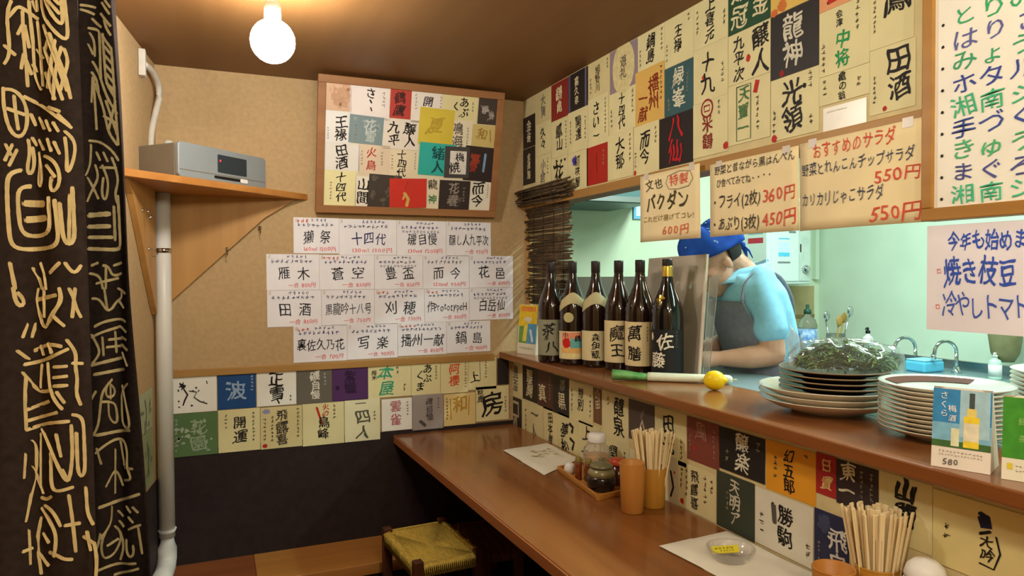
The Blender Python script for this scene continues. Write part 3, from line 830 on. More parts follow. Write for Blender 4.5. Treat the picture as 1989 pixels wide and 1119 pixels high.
PANEL_A = [(1,((0.190,1.782),(0.183,1.772),(0.183,1.764),(0.185,1.744),(0.187,1.721),(0.187,1.694),(0.180,1.695))),
    (1,((0.185,1.758),(0.195,1.765),(0.198,1.774),(0.193,1.783),(0.202,1.775),(0.211,1.767),(0.223,1.759))),
    (1,((0.180,1.720),(0.187,1.714),(0.193,1.708))),
    (1,((0.203,1.769),(0.203,1.748),(0.204,1.722),(0.206,1.694),(0.207,1.666))),
    (1,((0.203,1.751),(0.197,1.737))),
    (1,((0.205,1.750),(0.210,1.720))),
    (1,((0.203,1.710),(0.200,1.690))),
    (1,((0.204,1.707),(0.212,1.683))),
    (1,((0.211,1.784),(0.212,1.766),(0.213,1.746),(0.216,1.723),(0.216,1.692),(0.217,1.674),(0.226,1.661))),
    (1,((0.214,1.696),(0.221,1.687))),
    (1,((0.216,1.784),(0.218,1.774),(0.225,1.759),(0.223,1.777),(0.222,1.784))),
    (1,((0.223,1.755),(0.226,1.723),(0.228,1.695),(0.230,1.666))),
    (1,((0.221,1.717),(0.231,1.704))),
    (1,((0.230,1.788),(0.231,1.760),(0.248,1.741),(0.268,1.719),(0.266,1.748),(0.263,1.790))),
    (1,((0.235,1.789),(0.237,1.774),(0.251,1.756),(0.263,1.739),(0.261,1.761),(0.259,1.789))),
    (1,((0.240,1.783),(0.257,1.763))),
    (1,((0.247,1.787),(0.257,1.776))),
    (1,((0.233,1.749),(0.239,1.732),(0.246,1.714),(0.257,1.684),(0.264,1.658))),
    (1,((0.233,1.718),(0.244,1.691),(0.250,1.676),(0.259,1.645))),
    (1,((0.243,1.736),(0.235,1.713))),
    (1,((0.251,1.726),(0.244,1.691),(0.238,1.662))),
    (1,((0.243,1.736),(0.250,1.714),(0.262,1.684),(0.268,1.648))),
    (1,((0.259,1.717),(0.250,1.683),(0.247,1.645))),
    (1,((0.262,1.715),(0.270,1.698),(0.263,1.686),(0.257,1.658))),
    (1,((0.235,1.683),(0.249,1.645))),
    (1,((0.178,1.659),(0.183,1.667),(0.194,1.660),(0.202,1.651),(0.207,1.626),(0.204,1.598),(0.196,1.585),(0.186,1.597),(0.180,1.622),(0.177,1.647),(0.178,1.661))),
    (1,((0.191,1.651),(0.192,1.630),(0.195,1.605))),
    (1,((0.182,1.633),(0.202,1.626))),
    (1,((0.202,1.651),(0.223,1.641),(0.243,1.628),(0.256,1.617),(0.268,1.607))),
    (1,((0.238,1.635),(0.255,1.628))),
    (1,((0.253,1.624),(0.266,1.610))),
    (1,((0.210,1.627),(0.216,1.612))),
    (1,((0.223,1.622),(0.231,1.606))),
    (1,((0.234,1.617),(0.241,1.602))),
    (1,((0.246,1.613),(0.253,1.601))),
    (1,((0.211,1.594),(0.217,1.584))),
    (1,((0.222,1.591),(0.229,1.577))),
    (1,((0.236,1.591),(0.242,1.574))),
    (1,((0.247,1.586),(0.254,1.570))),
    (1,((0.261,1.601),(0.273,1.596),(0.272,1.571),(0.268,1.549),(0.260,1.534),(0.264,1.563),(0.261,1.592))),
    (1,((0.206,1.591),(0.212,1.576),(0.202,1.555),(0.203,1.537),(0.210,1.537),(0.215,1.562),(0.211,1.580))),
    (1,((0.222,1.573),(0.225,1.555),(0.217,1.533),(0.218,1.516),(0.226,1.519),(0.227,1.541),(0.222,1.570))),
    (1,((0.229,1.568),(0.250,1.563),(0.255,1.541),(0.255,1.523),(0.244,1.509),(0.236,1.519),(0.242,1.537))),
    (1,((0.233,1.555),(0.247,1.538))),
    (1,((0.180,1.583),(0.186,1.569))),
    (1,((0.188,1.583),(0.179,1.561))),
    (1,((0.193,1.576),(0.184,1.554))),
    (1.2,((0.197,1.548),(0.181,1.549),(0.181,1.497),(0.184,1.436),(0.252,1.440),(0.246,1.505))),
    (1.2,((0.208,1.526),(0.192,1.531),(0.193,1.497),(0.195,1.454),(0.239,1.458),(0.236,1.509))),
    (1.9,((0.200,1.502),(0.226,1.501))),
    (1.9,((0.202,1.479),(0.229,1.481))),
    (1.2,((0.253,1.501),(0.257,1.440),(0.270,1.440),(0.268,1.523))),
    (1,((0.265,1.513),(0.263,1.447))),
    (1.2,((0.183,1.418),(0.188,1.383))),
    (1,((0.220,1.418),(0.228,1.411),(0.229,1.382))),
    (1,((0.208,1.411),(0.219,1.396),(0.222,1.382))),
    (1,((0.236,1.404),(0.251,1.418))),
    (1,((0.258,1.418),(0.269,1.396),(0.276,1.414))),
    (1.2,((0.186,1.383),(0.189,1.350),(0.199,1.352),(0.202,1.372),(0.191,1.376))),
    (1.2,((0.216,1.381),(0.209,1.368),(0.212,1.357),(0.218,1.354),(0.220,1.325),(0.226,1.316),(0.233,1.325),(0.233,1.346),(0.252,1.357),(0.257,1.375),(0.250,1.382))),
    (1.2,((0.226,1.383),(0.225,1.343))),
    (1.2,((0.212,1.366),(0.245,1.373))),
    (1,((0.200,1.332),(0.195,1.314))),
    (1,((0.211,1.332),(0.205,1.314))),
    (1,((0.240,1.344),(0.255,1.330))),
    (1,((0.262,1.382),(0.272,1.371),(0.264,1.360),(0.275,1.342))),
    (1,((0.269,1.382),(0.265,1.342))),
    (1,((0.208,1.294),(0.224,1.303),(0.241,1.308),(0.251,1.301))),
    (1,((0.189,1.295),(0.201,1.282))),
    (1,((0.196,1.275),(0.217,1.278),(0.237,1.286),(0.259,1.297))),
    (1,((0.218,1.301),(0.222,1.289))),
    (1,((0.231,1.305),(0.236,1.292))),
    (1,((0.219,1.274),(0.217,1.242))),
    (1,((0.230,1.277),(0.232,1.237),(0.238,1.223),(0.250,1.213))),
    (1,((0.194,1.264),(0.213,1.231),(0.230,1.238))),
    (1.3,((0.197,1.257),(0.195,1.231),(0.196,1.184))),
    (1,((0.239,1.272),(0.257,1.273))),
    (1,((0.238,1.257),(0.257,1.259))),
    (1,((0.238,1.245),(0.257,1.246))),
    (1,((0.196,1.210),(0.230,1.223))),
    (1,((0.199,1.195),(0.243,1.208))),
    (1,((0.258,1.310),(0.274,1.287),(0.262,1.273),(0.275,1.254),(0.263,1.237),(0.273,1.218))),
    (1,((0.264,1.277),(0.276,1.276))),
    (1,((0.197,1.182),(0.232,1.194),(0.258,1.195))),
    (1,((0.243,1.237),(0.253,1.222))),
    (1,((0.217,1.183),(0.227,1.165),(0.245,1.127),(0.256,1.101),(0.262,1.145),(0.261,1.189))),
    (1,((0.216,1.176),(0.214,1.100))),
    (1,((0.232,1.150),(0.231,1.092),(0.261,1.101))),
    (1,((0.202,1.166),(0.209,1.169),(0.208,1.129),(0.194,1.053))),
    (1,((0.241,1.177),(0.247,1.146))),
    (1,((0.195,1.148),(0.193,1.115))),
    (1,((0.267,1.178),(0.268,1.108),(0.278,1.111),(0.276,1.207),(0.263,1.204))),
    (1,((0.248,1.127),(0.255,1.112))),
    (1,((0.214,1.085),(0.224,1.074),(0.231,1.088))),
    (1,((0.202,1.129),(0.218,1.092))),
    (1,((0.215,1.070),(0.224,1.055),(0.240,1.040),(0.234,1.003))),
    (1,((0.219,1.074),(0.234,1.073),(0.244,1.047))),
    (1,((0.226,1.008),(0.245,1.008),(0.243,0.992),(0.258,0.998))),
    (1,((0.256,1.090),(0.260,1.053),(0.263,1.009))),
    (1,((0.250,1.047),(0.269,1.049))),
    (1,((0.278,1.100),(0.281,1.078),(0.276,1.063),(0.288,1.048))),
    (1,((0.279,1.037),(0.284,1.011))),
    (1,((0.274,1.030),(0.287,1.022))),
    (1,((0.214,1.056),(0.206,1.027),(0.212,0.976))),
    (1,((0.197,1.039),(0.198,0.991))),
    (1,((0.191,1.010),(0.201,1.013))),
    (1,((0.217,1.034),(0.225,1.022))),
    (1,((0.209,1.005),(0.224,0.989))),
    (1,((0.289,1.022),(0.294,1.003),(0.291,0.970)))]
PANEL_B = [(1,((0.007,2.009),(0.022,2.015),(0.033,2.007))),
    (1,((0.007,1.999),(0.026,1.999),(0.030,1.992))),
    (1,((0.026,1.982),(0.030,1.972),(0.049,1.961))),
    (1,((0.019,1.960),(0.045,1.959),(0.045,1.846))),
    (1,((0.021,1.949),(0.030,1.945),(0.031,1.898))),
    (1,((0.018,1.923),(0.027,1.902))),
    (1,((0.043,1.947),(0.047,1.846))),
    (1,((0.053,1.946),(0.060,1.835),(0.079,1.802))),
    (1,((0.055,1.938),(0.074,1.911))),
    (1,((0.057,1.918),(0.074,1.897))),
    (1,((0.058,1.897),(0.076,1.876))),
    (1,((0.059,1.876),(0.077,1.855))),
    (1,((0.061,1.856),(0.077,1.835))),
    (1,((0.061,1.835),(0.079,1.816))),
    (1,((0.074,1.909),(0.079,1.802))),
    (1,((0.052,2.016),(0.071,1.989))),
    (1,((0.061,2.020),(0.073,2.004))),
    (1,((0.048,1.992),(0.073,1.962))),
    (1,((0.058,1.975),(0.064,1.948),(0.073,1.942))),
    (1,((0.026,1.885),(0.039,1.864),(0.047,1.843))),
    (1,((0.024,1.861),(0.035,1.850),(0.040,1.815))),
    (1,((0.026,1.850),(0.023,1.794))),
    (1,((0.027,1.848),(0.034,1.732))),
    (1,((0.030,1.836),(0.053,1.778),(0.064,1.720),(0.082,1.696))),
    (1,((0.045,1.848),(0.065,1.795),(0.083,1.766))),
    (1,((0.078,1.806),(0.085,1.696))),
    (1,((0.059,1.795),(0.082,1.719))),
    (1,((0.080,1.795),(0.064,1.731))),
    (1,((0.053,1.761),(0.083,1.743))),
    (1,((0.018,1.706),(0.040,1.706),(0.070,1.685),(0.084,1.661))),
    (1,((0.021,1.697),(0.020,1.651),(0.011,1.628))),
    (1,((0.033,1.680),(0.042,1.662))),
    (1,((0.051,1.679),(0.060,1.659))),
    (1,((0.069,1.667),(0.075,1.650))),
    (1,((0.030,1.651),(0.041,1.621),(0.026,1.604),(0.013,1.569))),
    (1,((0.048,1.650),(0.062,1.615),(0.055,1.563),(0.044,1.581),(0.050,1.621))),
    (1,((0.075,1.650),(0.084,1.615),(0.071,1.580),(0.080,1.563))),
    (1,((0.014,1.622),(0.037,1.575))),
    (1,((0.042,1.645),(0.078,1.644))),
    (1.9,((0.016,1.537),(0.061,1.540))),
    (1.7,((0.015,1.511),(0.061,1.512))),
    (1.3,((0.015,1.487),(0.066,1.487))),
    (1.4,((0.014,1.461),(0.087,1.458),(0.083,1.557),(0.080,1.580))),
    (1.2,((0.071,1.557),(0.072,1.481))),
    (1,((0.020,1.423),(0.035,1.429))),
    (1,((0.016,1.405),(0.041,1.402),(0.046,1.371))),
    (1,((0.047,1.423),(0.059,1.429),(0.062,1.394),(0.086,1.405))),
    (1,((0.053,1.423),(0.052,1.371))),
    (1,((0.031,1.382),(0.077,1.394))),
    (1,((0.068,1.423),(0.087,1.429))),
    (1,((0.021,1.348),(0.036,1.354),(0.045,1.342),(0.051,1.316),(0.063,1.316),(0.069,1.345),(0.094,1.348),(0.088,1.362))),
    (1,((0.049,1.371),(0.054,1.324))),
    (1,((0.078,1.342),(0.093,1.327))),
    (1,((0.076,1.371),(0.100,1.359))),
    (1,((0.026,1.284),(0.044,1.295),(0.087,1.304),(0.099,1.295))),
    (1,((0.019,1.260),(0.044,1.272),(0.080,1.284))),
    (1,((0.044,1.260),(0.046,1.219))),
    (1,((0.068,1.272),(0.070,1.225))),
    (1,((0.019,1.266),(0.043,1.225),(0.021,1.201))),
    (1,((0.056,1.254),(0.086,1.257))),
    (1,((0.052,1.237),(0.086,1.240))),
    (1,((0.080,1.284),(0.101,1.272))),
    (1,((0.083,1.260),(0.101,1.254))),
    (1,((0.083,1.243),(0.104,1.231))),
    (1,((0.086,1.225),(0.103,1.196))),
    (1.2,((0.018,1.196),(0.085,1.213))),
    (1.2,((0.024,1.175),(0.091,1.187))),
    (1,((0.060,1.163),(0.042,1.137),(0.034,1.055),(0.022,1.037))),
    (1,((0.054,1.155),(0.069,1.143),(0.066,1.120),(0.050,1.114),(0.045,1.137),(0.054,1.155))),
    (1,((0.057,1.149),(0.057,1.119))),
    (1,((0.041,1.113),(0.066,1.114),(0.071,1.055),(0.053,1.067),(0.053,1.108))),
    (1,((0.084,1.149),(0.102,1.090),(0.110,1.049),(0.083,1.055),(0.081,1.137),(0.103,1.155))),
    (1,((0.029,1.137),(0.017,1.119))),
    (1.2,((0.028,1.037),(0.107,1.049))),
    (1,((0.027,0.996),(0.052,1.019),(0.070,1.031),(0.094,1.020),(0.100,0.996),(0.094,0.961),(0.114,0.935),(0.087,0.932))),
    (1,((0.064,1.002),(0.062,0.902))),
    (1,((0.047,0.919),(0.063,0.961),(0.081,0.920))),
    (1,((0.030,1.007),(0.039,0.972))),
    (1,((0.087,0.961),(0.112,0.961))),
    (1,((0.076,1.020),(0.088,0.967))),
    (1.2,((0.034,0.872),(0.062,0.881),(0.126,0.903))),
    (1,((0.056,0.872),(0.055,0.831),(0.036,0.801))),
    (1,((0.068,0.860),(0.080,0.849))),
    (1,((0.092,0.873),(0.104,0.861))),
    (1,((0.070,0.837),(0.082,0.825))),
    (1,((0.098,0.849),(0.110,0.838))),
    (1,((0.110,0.873),(0.122,0.861))),
    (1,((0.049,0.825),(0.036,0.789),(0.041,0.747),(0.060,0.760),(0.079,0.807),(0.061,0.825))),
    (1,((0.067,0.819),(0.085,0.784),(0.072,0.748))),
    (1,((0.097,0.820),(0.116,0.832),(0.127,0.832))),
    (1,((0.091,0.796),(0.090,0.760),(0.102,0.749),(0.115,0.761),(0.109,0.784))),
    (1,((0.122,0.826),(0.130,0.767))),
    (1,((0.048,0.783),(0.067,0.795))),
    (1,((0.004,0.717),(0.047,0.736),(0.114,0.743))),
    (1,((0.059,0.713),(0.120,0.731))),
    (1,((0.036,0.812),(0.030,0.777),(0.005,0.747)))]
nr = thing('noren_curtain', (-0.26, 1.5, 2.09), 'black noren curtain dyed with tan archaic characters, hanging at the left wall', 'curtain')
noren_panel(nr, ClothFrame((-.44, 1.22), (-.165, 1.15), 0.02), [(-.1725, 1.18), (-.190, 1.27), (-.222, 1.48)], PANEL_A, 0.0049)
noren_panel(nr, ClothFrame((-.275, 1.85), (-.175, 1.80), 0.062), [(-.1795, 1.83), (-.205, 1.93), (-.25, 1.99)], PANEL_B, 0.0059)
b = MB()
b.tube([(-.285, 1.0, 2.09), (-.235, 2.05, 2.09)], .011, 12)
for y in (1.05, 2.0):
    x = -.285 + .05 * (y - 1.0) / 1.05
    b.tube([(x, y, 2.09), (x, y, 2.182)], .006, 8)
b.build('rod', wood('rod_wood', (92, 60, 34), (116, 78, 46), 'y'), nr)
bk_ = MB()
bk_.grid(lambda u, v: Vector((-.31 + .012 * sin(u * 22), 1.28 + .56 * u, .35 + 1.72 * v)), 30, 4)
bk_.build('panel', m_noren, nr, solid=0.0012)

# posters on the left wall behind the pipe
d_ = Vector((LK, 1, 0)).normalized()
for i, (y0, y1, z0, z1, bg, lk) in enumerate([(2.53, 2.615, .862, 1.0, (206, 150, 84), 'orange-edged sake label on left wall beside the curtain, upper'), (2.62, 2.80, .862, 1.0, (170, 178, 140), 'grey-green sake label on left wall behind white pipe, upper'),
                                          (2.50, 2.655, .70, .858, (190, 190, 130), 'yellow-splashed sake label on left wall beside the curtain, lower'), (2.66, 2.80, .668, .858, (150, 160, 120), 'olive sake label on left wall behind white pipe, lower')]):
    fr = Frame(Vector((xleft(y0) + .0022, y0, z0)), d_, (0, 0, 1))
    w = (y1 - y0) / d_.y
    fr.o += fr.n * .001
    mb = MB().prism([fr.p(0, 0), fr.p(w, 0), fr.p(w, z1 - z0), fr.p(0, z1 - z0)], fr.n * -.0008)
    c = fr.p(w / 2, (z1 - z0) / 2)
    mb.v = [tuple(Vector(p) - c) for p in mb.v]
    o = mb.build('sake_label', paper(bg))
    o.location = c
    tag(o, lk, 'label', 'sake labels on the left wall')
    draw(fr, w, z1 - z0, [('splash', 7, (214, 204, 90) if i == 2 else (120, 130, 104), .1), ('stroke', [(.4, .8), (.5, .5), (.45, .2)], .06, (90, 96, 80))], [], o)

# ------------------------------------------------------------------ corner shelf with hooks
m_shelf = wood('shelf_wood', (172, 112, 52), (196, 136, 70), 'x', 0.42, 8)
m_panelw = wood('bracket_wood', (176, 128, 68), (196, 148, 86), 'z', 0.5, 7)
sh = thing('corner_shelf', (-.19, 2.9, 1.70), 'triangular wooden corner shelf under the stereo, with hooked bracket panels', 'shelf')
SZ = 1.700
xl = lambda y: xleft(y) + 0.0015
b = MB()
b.prism([(xl(2.385), 2.385, SZ), (.349, YB - .001, SZ), (xl(YB), YB - .001, SZ)], (0, 0, .024))
b.build('board', m_shelf, sh, bevel=.002)
b = MB()
b.prism([(xl(YB) + .004, YB - .001, SZ), (.30, YB - .001, SZ), (.182, YB - .001, 1.623), (-.156, YB - .001, 1.299), (xl(YB) + .004, YB - .001, 1.27)], (0, -.016, 0))
b.build('bracket_panel', m_panelw, sh)
b = MB()
b.prism([(xl(2.818), 2.818, SZ), (xl(2.44), 2.44, SZ), (xl(2.50), 2.50, 1.655), (xl(2.79), 2.79, 1.29), (xl(2.818), 2.818, 1.26)], (.018, .0, 0))
b.build('bracket_panel', m_panelw, sh)
for px, pz, wl in ((.045, 1.50, 0), (.165, 1.585, 0), (2.62, 1.615, 1), (2.70, 1.49, 1)):
    if wl == 0:
        o_ = Vector((px, YB - .017, pz)); nn = Vector((0, -1, 0))
    else:
        o_ = Vector((xl(px) + .018, px, pz)); nn = Vector((1, -LK, 0)).normalized()
    b = MB()
    b.tube([o_, o_ + nn * .012, o_ + nn * .024 + Vector((0, 0, -.006)), o_ + nn * .028 + Vector((0, 0, -.018)), o_ + nn * .020 + Vector((0, 0, -.027)), o_ + nn * .010 + Vector((0, 0, -.024))], .0022, 8)
    b.lathe([(.0, 0), (.007, 0), (.006, .003), (0, .003)], o_, 12, nn)
    b.build('hook', m_chrome, sh)

# ------------------------------------------------------------------ stereo on the shelf (front parallel to the shelf's edge)
st = thing('stereo', (-.108, 2.545, 1.7245), 'silver tabletop stereo with dark display on the corner shelf', 'stereo', rz=math.atan2(.225, .225) - .02)
m_sil = mat('silver_plastic', (150, 158, 162), 0.38, 0.03, 10, metal=0.25)
m_gr = mat('grey_casing', (128, 120, 106), 0.55, 0.06, 12)
m_disp = mat('display_glass', (46, 54, 60), 0.2, 0.05, 10)
SW, SD, SH = .40, .21, .112
def rr(w, h, r, x0=0, z0=0, n=5):
    pts = []
    for cx_, cz_, a0 in ((w - r, r, -pi / 2), (w - r, h - r, 0), (r, h - r, pi / 2), (r, r, pi)):
        for i in range(n + 1):
            a = a0 + pi / 2 * i / n
            pts.append((x0 + cx_ + r * cos(a), z0 + cz_ + r * sin(a)))
    return pts
b = MB()
b.prism([(x, .012, z) for x, z in rr(SW, SH, .006)], (0, SD - .012, 0))
b.build('casing', m_gr, st, world=False, bevel=.002)
b = MB()
b.prism([(x, .012, z) for x, z in rr(SW, SH + .004, .014, 0, -.0)], (0, -.016, 0))
b.build('front_panel', m_sil, st, world=False, bevel=.003)
b = MB().prism([(x, -.0045, z) for x, z in rr(.135, .062, .003, .165, .034)], (0, -.0012, 0))
dsp = b.build('display', m_disp, st, world=False)
MB().ball((.176, -.006, .075), (.0035, .0015, .0035), 10).build('indicator_light', mat('red_led', (255, 40, 40), emit=4), dsp, world=False)
b = MB().prism([(x, -.0045, z) for x, z in rr(.12, .009, .003, .15, .012)], (0, -.0015, 0))
b.build('disc_slot', m_black, st, world=False)
b = MB().prism([(x, -.0045, z) for x, z in rr(.035, .014, .005, .268, .009)], (0, -.003, 0))
b.build('button', m_white, st, world=False)
b = MB().prism([(.004, -.0042, .024), (SW - .004, -.0042, .024), (SW - .004, -.0042, .0265), (.004, -.0042, .0265)], (0, -.0012, 0))
b.build('seam', m_gr, st, world=False)

# adapter and cable behind it
m_cab = mat('white_cable', (208, 204, 194), 0.5)
o = MB().lathe([(0, 0), (.017, 0), (.017, .155), (.013, .168), (0, .170)], (0, 0, 0), 18).build('power_adapter', mat('pale_plastic', (216, 224, 216), .4))
o.location = (-.150, 2.865, 1.7245)
tag(o, 'white upright power adapter standing behind the stereo on the corner shelf', 'adapter')
cb = thing('wall_cable', (xleft(2.79), 2.79, 1.73), 'white cable running down the left corner to the stereo', 'cable')
pts = [(xleft(2.70) + .012, 2.70, 2.12), (xleft(2.78) + .02, 2.78, 2.125), (-.180, 2.87, 2.10), (-.178, 2.88, 2.05), (-.194, 2.86, 1.98), (-.206, 2.83, 1.90), (-.206, 2.815, 1.80), (-.200, 2.81, 1.7255)]
b = MB()
sm = []
for i in range(len(pts) - 1):
    a, c = Vector(pts[i]), Vector(pts[i + 1])
    sm += [a.lerp(c, t / 4) for t in range(4)]
sm.append(Vector(pts[-1]))
for _ in range(3):
    sm = [sm[0]] + [(sm[i - 1] + sm[i] * 2 + sm[i + 1]) / 4 for i in range(1, len(sm) - 1)] + [sm[-1]]
b.tube(sm, .011, 10)
b.build('cable', m_cab, cb)
MB().box((xleft(2.70) - .002, 2.675, 2.075), (xleft(2.70) + .02, 2.715, 2.165)).build('socket_plate', m_cab, cb, bevel=.003)

# ------------------------------------------------------------------ white drain pipe in the corner
pp = thing('drain_pipe', (-.178, 2.84, .30), 'white vertical plastic pipe in the left corner beside the curtain', 'pipe')
m_pipe = mat('white_pvc', (214, 212, 204), 0.35, 0.03, 10)
b = MB()
b.tube([(-.173, 2.85, 1.699), (-.173, 2.85, 1.1), (-.172, 2.85, .44)], .0275, 24)
b.build('pipe', m_pipe, pp)
b = MB()
b.tube([(-.172, 2.85, .47), (-.172, 2.85, .40), (-.172, 2.843, .365), (-.175, 2.82, .340), (-.180, 2.77, .334), (-.188, 2.70, .334)], [.0325] * 6, 24)
b.build('elbow', m_pipe, pp)
b = MB()
b.lathe([(.0285, -.008), (.0300, -.008), (.0300, .008), (.0285, .008)], (-.173, 2.85, 1.49), 24, None, True)
b.build('clamp', m_chrome, pp)

# ------------------------------------------------------------------ pendant bulb
BL = Vector((.151, 1.996, 2.027))
pb = thing('pendant_bulb', BL + Vector((0, 0, .1555)), 'lit bare round bulb hanging from the ceiling above the shelf', 'light bulb')
MB().ball(BL, .058, 28).build('bulb', mat('bulb_glow', (255, 250, 240), emit=BULB_WATT, noise=0), pb)
MB().lathe([(0, .05), (.02, .05), (.022, .055), (.022, .10), (.012, .108), (0, .108)], BL, 20).build('socket', m_white, pb)
MB().tube([BL + Vector((0, 0, .10)), BL + Vector((0, 0, .1555))], .0035, 8).build('cord', m_white, pb)
MB().lathe([(0, .142), (.035, .144), (.04, .1555), (0, .1555)], BL, 24).build('ceiling_rose', m_white, pb)

# ------------------------------------------------------------------ framed collage, leaning out at the top
BO = Vector((0.3738,2.905,1.6522))
TL_ = radians(13)
fb = Frame(BO, (1, 0, 0), (0, -sin(TL_), cos(TL_)))
BW, BH, BF = .772, .534, .030
cg = thing('label_collage', BO + Vector((BW / 2, 0, 0)), 'wood-framed collage of overlapping sake labels, leaning out from the back wall', 'picture frame')
m_frame = wood('frame_wood', (142, 96, 58), (164, 116, 74), 'x', 0.45, 8)


def fbox(mb, fr, u0, v0, u1, v1, n0, n1):
    return mb.prism([fr.p(u0, v0, n0), fr.p(u1, v0, n0), fr.p(u1, v1, n0), fr.p(u0, v1, n0)], fr.n * (n1 - n0))


b = MB()
fbox(b, fb, .01, .01, BW - .01, BH - .01, -.004, .006)
b.build('backing', paper((226, 216, 186)), cg)
for u0, v0, u1, v1 in ((0, 0, BW, BF), (0, BH - BF, BW, BH), (0, BF, BF, BH - BF), (BW - BF, BF, BW, BH - BF)):
    fbox(MB(), fb, u0, v0, u1, v1, -.006, .016).build('frame_rail', m_frame, cg, bevel=.002)
b = MB()
b.tube([fb.p(.1, BH - .01, -.006), Vector((BO.x + .1, YB, 2.178))], .002, 6)
b.tube([fb.p(BW - .1, BH - .01, -.006), Vector((BO.x + BW - .1, YB, 2.178))], .002, 6)
b.build('hanging_wire', m_chrome, cg)
COLLAGE = [
    ((0.0197,0.5166,0.1028,0.1152), (214, 178, 148), [('blot', .6, .5, .34, .4, (196, 156, 124), .2), ('splash', 12, (206, 160, 130), .1)], [], 1),
    ((0.1238,0.5166,0.1576,0.1392), (236, 226, 222), [V('さ', .52, .95, .6, k=.3), ('stroke', [(.50, .58), (.54, .5)], .04, INK), ('stroke', [(.52, .36), (.55, .26)], .03, INK)], [(.85, .85, .3)], 1),
    ((0.2822,0.52,0.0865,0.1287), (186, 66, 56), [V('鶴鷹', .45, .92, .05, k=.66, c=(62, 34, 34))], [], 1),
    ((0.3699,0.5194,0.1298,0.1385), (234, 226, 216), [V('開', .55, .86, .5, k=.34, c=(64, 52, 64))], [(.15, .9, .4), (.96, .9, .4)], 1),
    ((0.5007,0.521,0.1565,0.1298), CR, [V('あぶ', .62, .92, .2, k=.34), V('く', .38, .75, .4, k=.3)], [(.85, .8, .3)], 1),
    ((0.6585,0.5247,0.1075,0.128), (70, 60, 56), [('blot', .35, .55, .2, .16, (170, 164, 158), .4), ('blot', .7, .35, .14, .2, (150, 140, 134), .4), ('splash', 8, (160, 150, 146), .08)], [], 1),
    ((0.0171,0.4004,0.1033,0.1244), (232, 230, 226), [V('王祿', .62, .86, .06, k=.5)], [(.15, .5, .1)], 1),
    ((0.2568,0.3883,0.1499,0.1206), (232, 222, 208), [V('醸人', .75, .9, .1, k=.4), V('九平', .32, .92, .1, k=.42)], [], 1),
    ((0.5079,0.4068,0.1309,0.1284), (230, 220, 192), [V('鳴海', .5, .9, .1, k=.42, c=(96, 90, 86))], [(.85, .8, .2)], 1),
    ((0.6399,0.3946,0.1213,0.0962), (206, 186, 120), [V('和', .4, .95, .2, k=.5, c=(160, 128, 50)), ('stroke', [(.75, .8), (.8, .3)], .04, (160, 128, 50))], [], 1),
    ((0.0196,0.2755,0.1438,0.1054), (230, 226, 218), [V('田酒', .5, .98, .06, k=.4)], [], 1),
    ((0.1644,0.2799,0.1263,0.1207), (226, 206, 180), [V('火鳥', .4, .95, .1, k=.34, c=(184, 64, 48))], [(.75, .8, .2), (.1, .8, .3)], 1),
    ((0.292,0.269,0.1214,0.118), (230, 216, 184), [V('十四代', .42, .98, .04, k=.42)], [(.88, .9, .3), (.08, .8, .3)], 1),
    ((0.0223,0.1696,0.1321,0.1411), (234, 226, 172), [V('十四代', .55, .95, .1, k=.36)], [(.24, .7, .1)], 1),
    ((0.1553,0.1507,0.1411,0.1204), (236, 228, 212), [V('山間', .22, .96, .06, k=.44)], [], 1),
    ((0.4536,0.1656,0.057,0.1397), (228, 218, 190), [V('龍', .45, .95, .55, k=.8, c=(70, 66, 56)), V('神', .45, .5, .1, k=.7, c=(60, 120, 70))], [], 1),
    ((0.6435,0.1621,0.1069,0.1373), (232, 226, 210), [V('而今', .4, .92, .1, k=.6)], [(.85, .85, .4)], 1),
    ((0.1212,0.3939,0.1359,0.1107), (128, 148, 152), [V('花', .6, .9, .4, k=.4, c=(196, 204, 200)), V('雪', .62, .5, .05, k=.36, c=(190, 200, 196)), ('splash', 8, (152, 168, 168), .1)], [(.2, .7, .1)], 2),
    ((0.4038,0.4463,0.1493,0.1521), (214, 192, 70), [V('夏', .5, .8, .3, k=.5, c=(186, 160, 56)), ('stroke', [(.2, .3), (.35, .5)], .06, (186, 160, 56))], [], 2),
    ((0.2062,0.1644,0.1354,0.1363), (70, 62, 56), [('splash', 10, (96, 88, 76), .12)], [], 2),
    ((0.6103,0.3045,0.1478,0.1471), (52, 40, 40), [('blot', .35, .6, .16, .2, (150, 60, 44), .4), ('stroke', [(.68, .8), (.66, .3)], .08, (120, 160, 196)), ('blot', .3, .35, .1, .1, (140, 50, 40), .4)], [], 2),
    ((0.411,0.3054,0.1573,0.1335), (52, 176, 166), [V('緒人', .52, .9, .05, k=.36, c=(24, 76, 80))], [], 3),
    ((0.5087,0.1532,0.1379,0.1291), (58, 48, 46), [V('花春', .46, .95, .1, k=.42, c=(150, 140, 130)), ('splash', 6, (90, 80, 76), .1)], [(.8, .8, .2)], 3),
    ((0.2986,0.1488,0.1575,0.1245), (206, 56, 44), [('stroke', [(.48, .9), (.42, .6)], .02, (150, 60, 40)), ('stroke', [(.40, .5), (.50, .3), (.46, .08)], .09, (214, 178, 96)), ('stroke', [(.4, .45), (.36, .3)], .05, (214, 178, 96))], [], 4),
    ((0.5255,0.2949,0.1108,0.1311), (72, 68, 68), [('bar', .54, .12, .54, .86, .66, (220, 216, 208)), V('梅', .6, .82, .5, k=.5), V('焼', .42, .5, .14, k=.5)], [], 4),
]
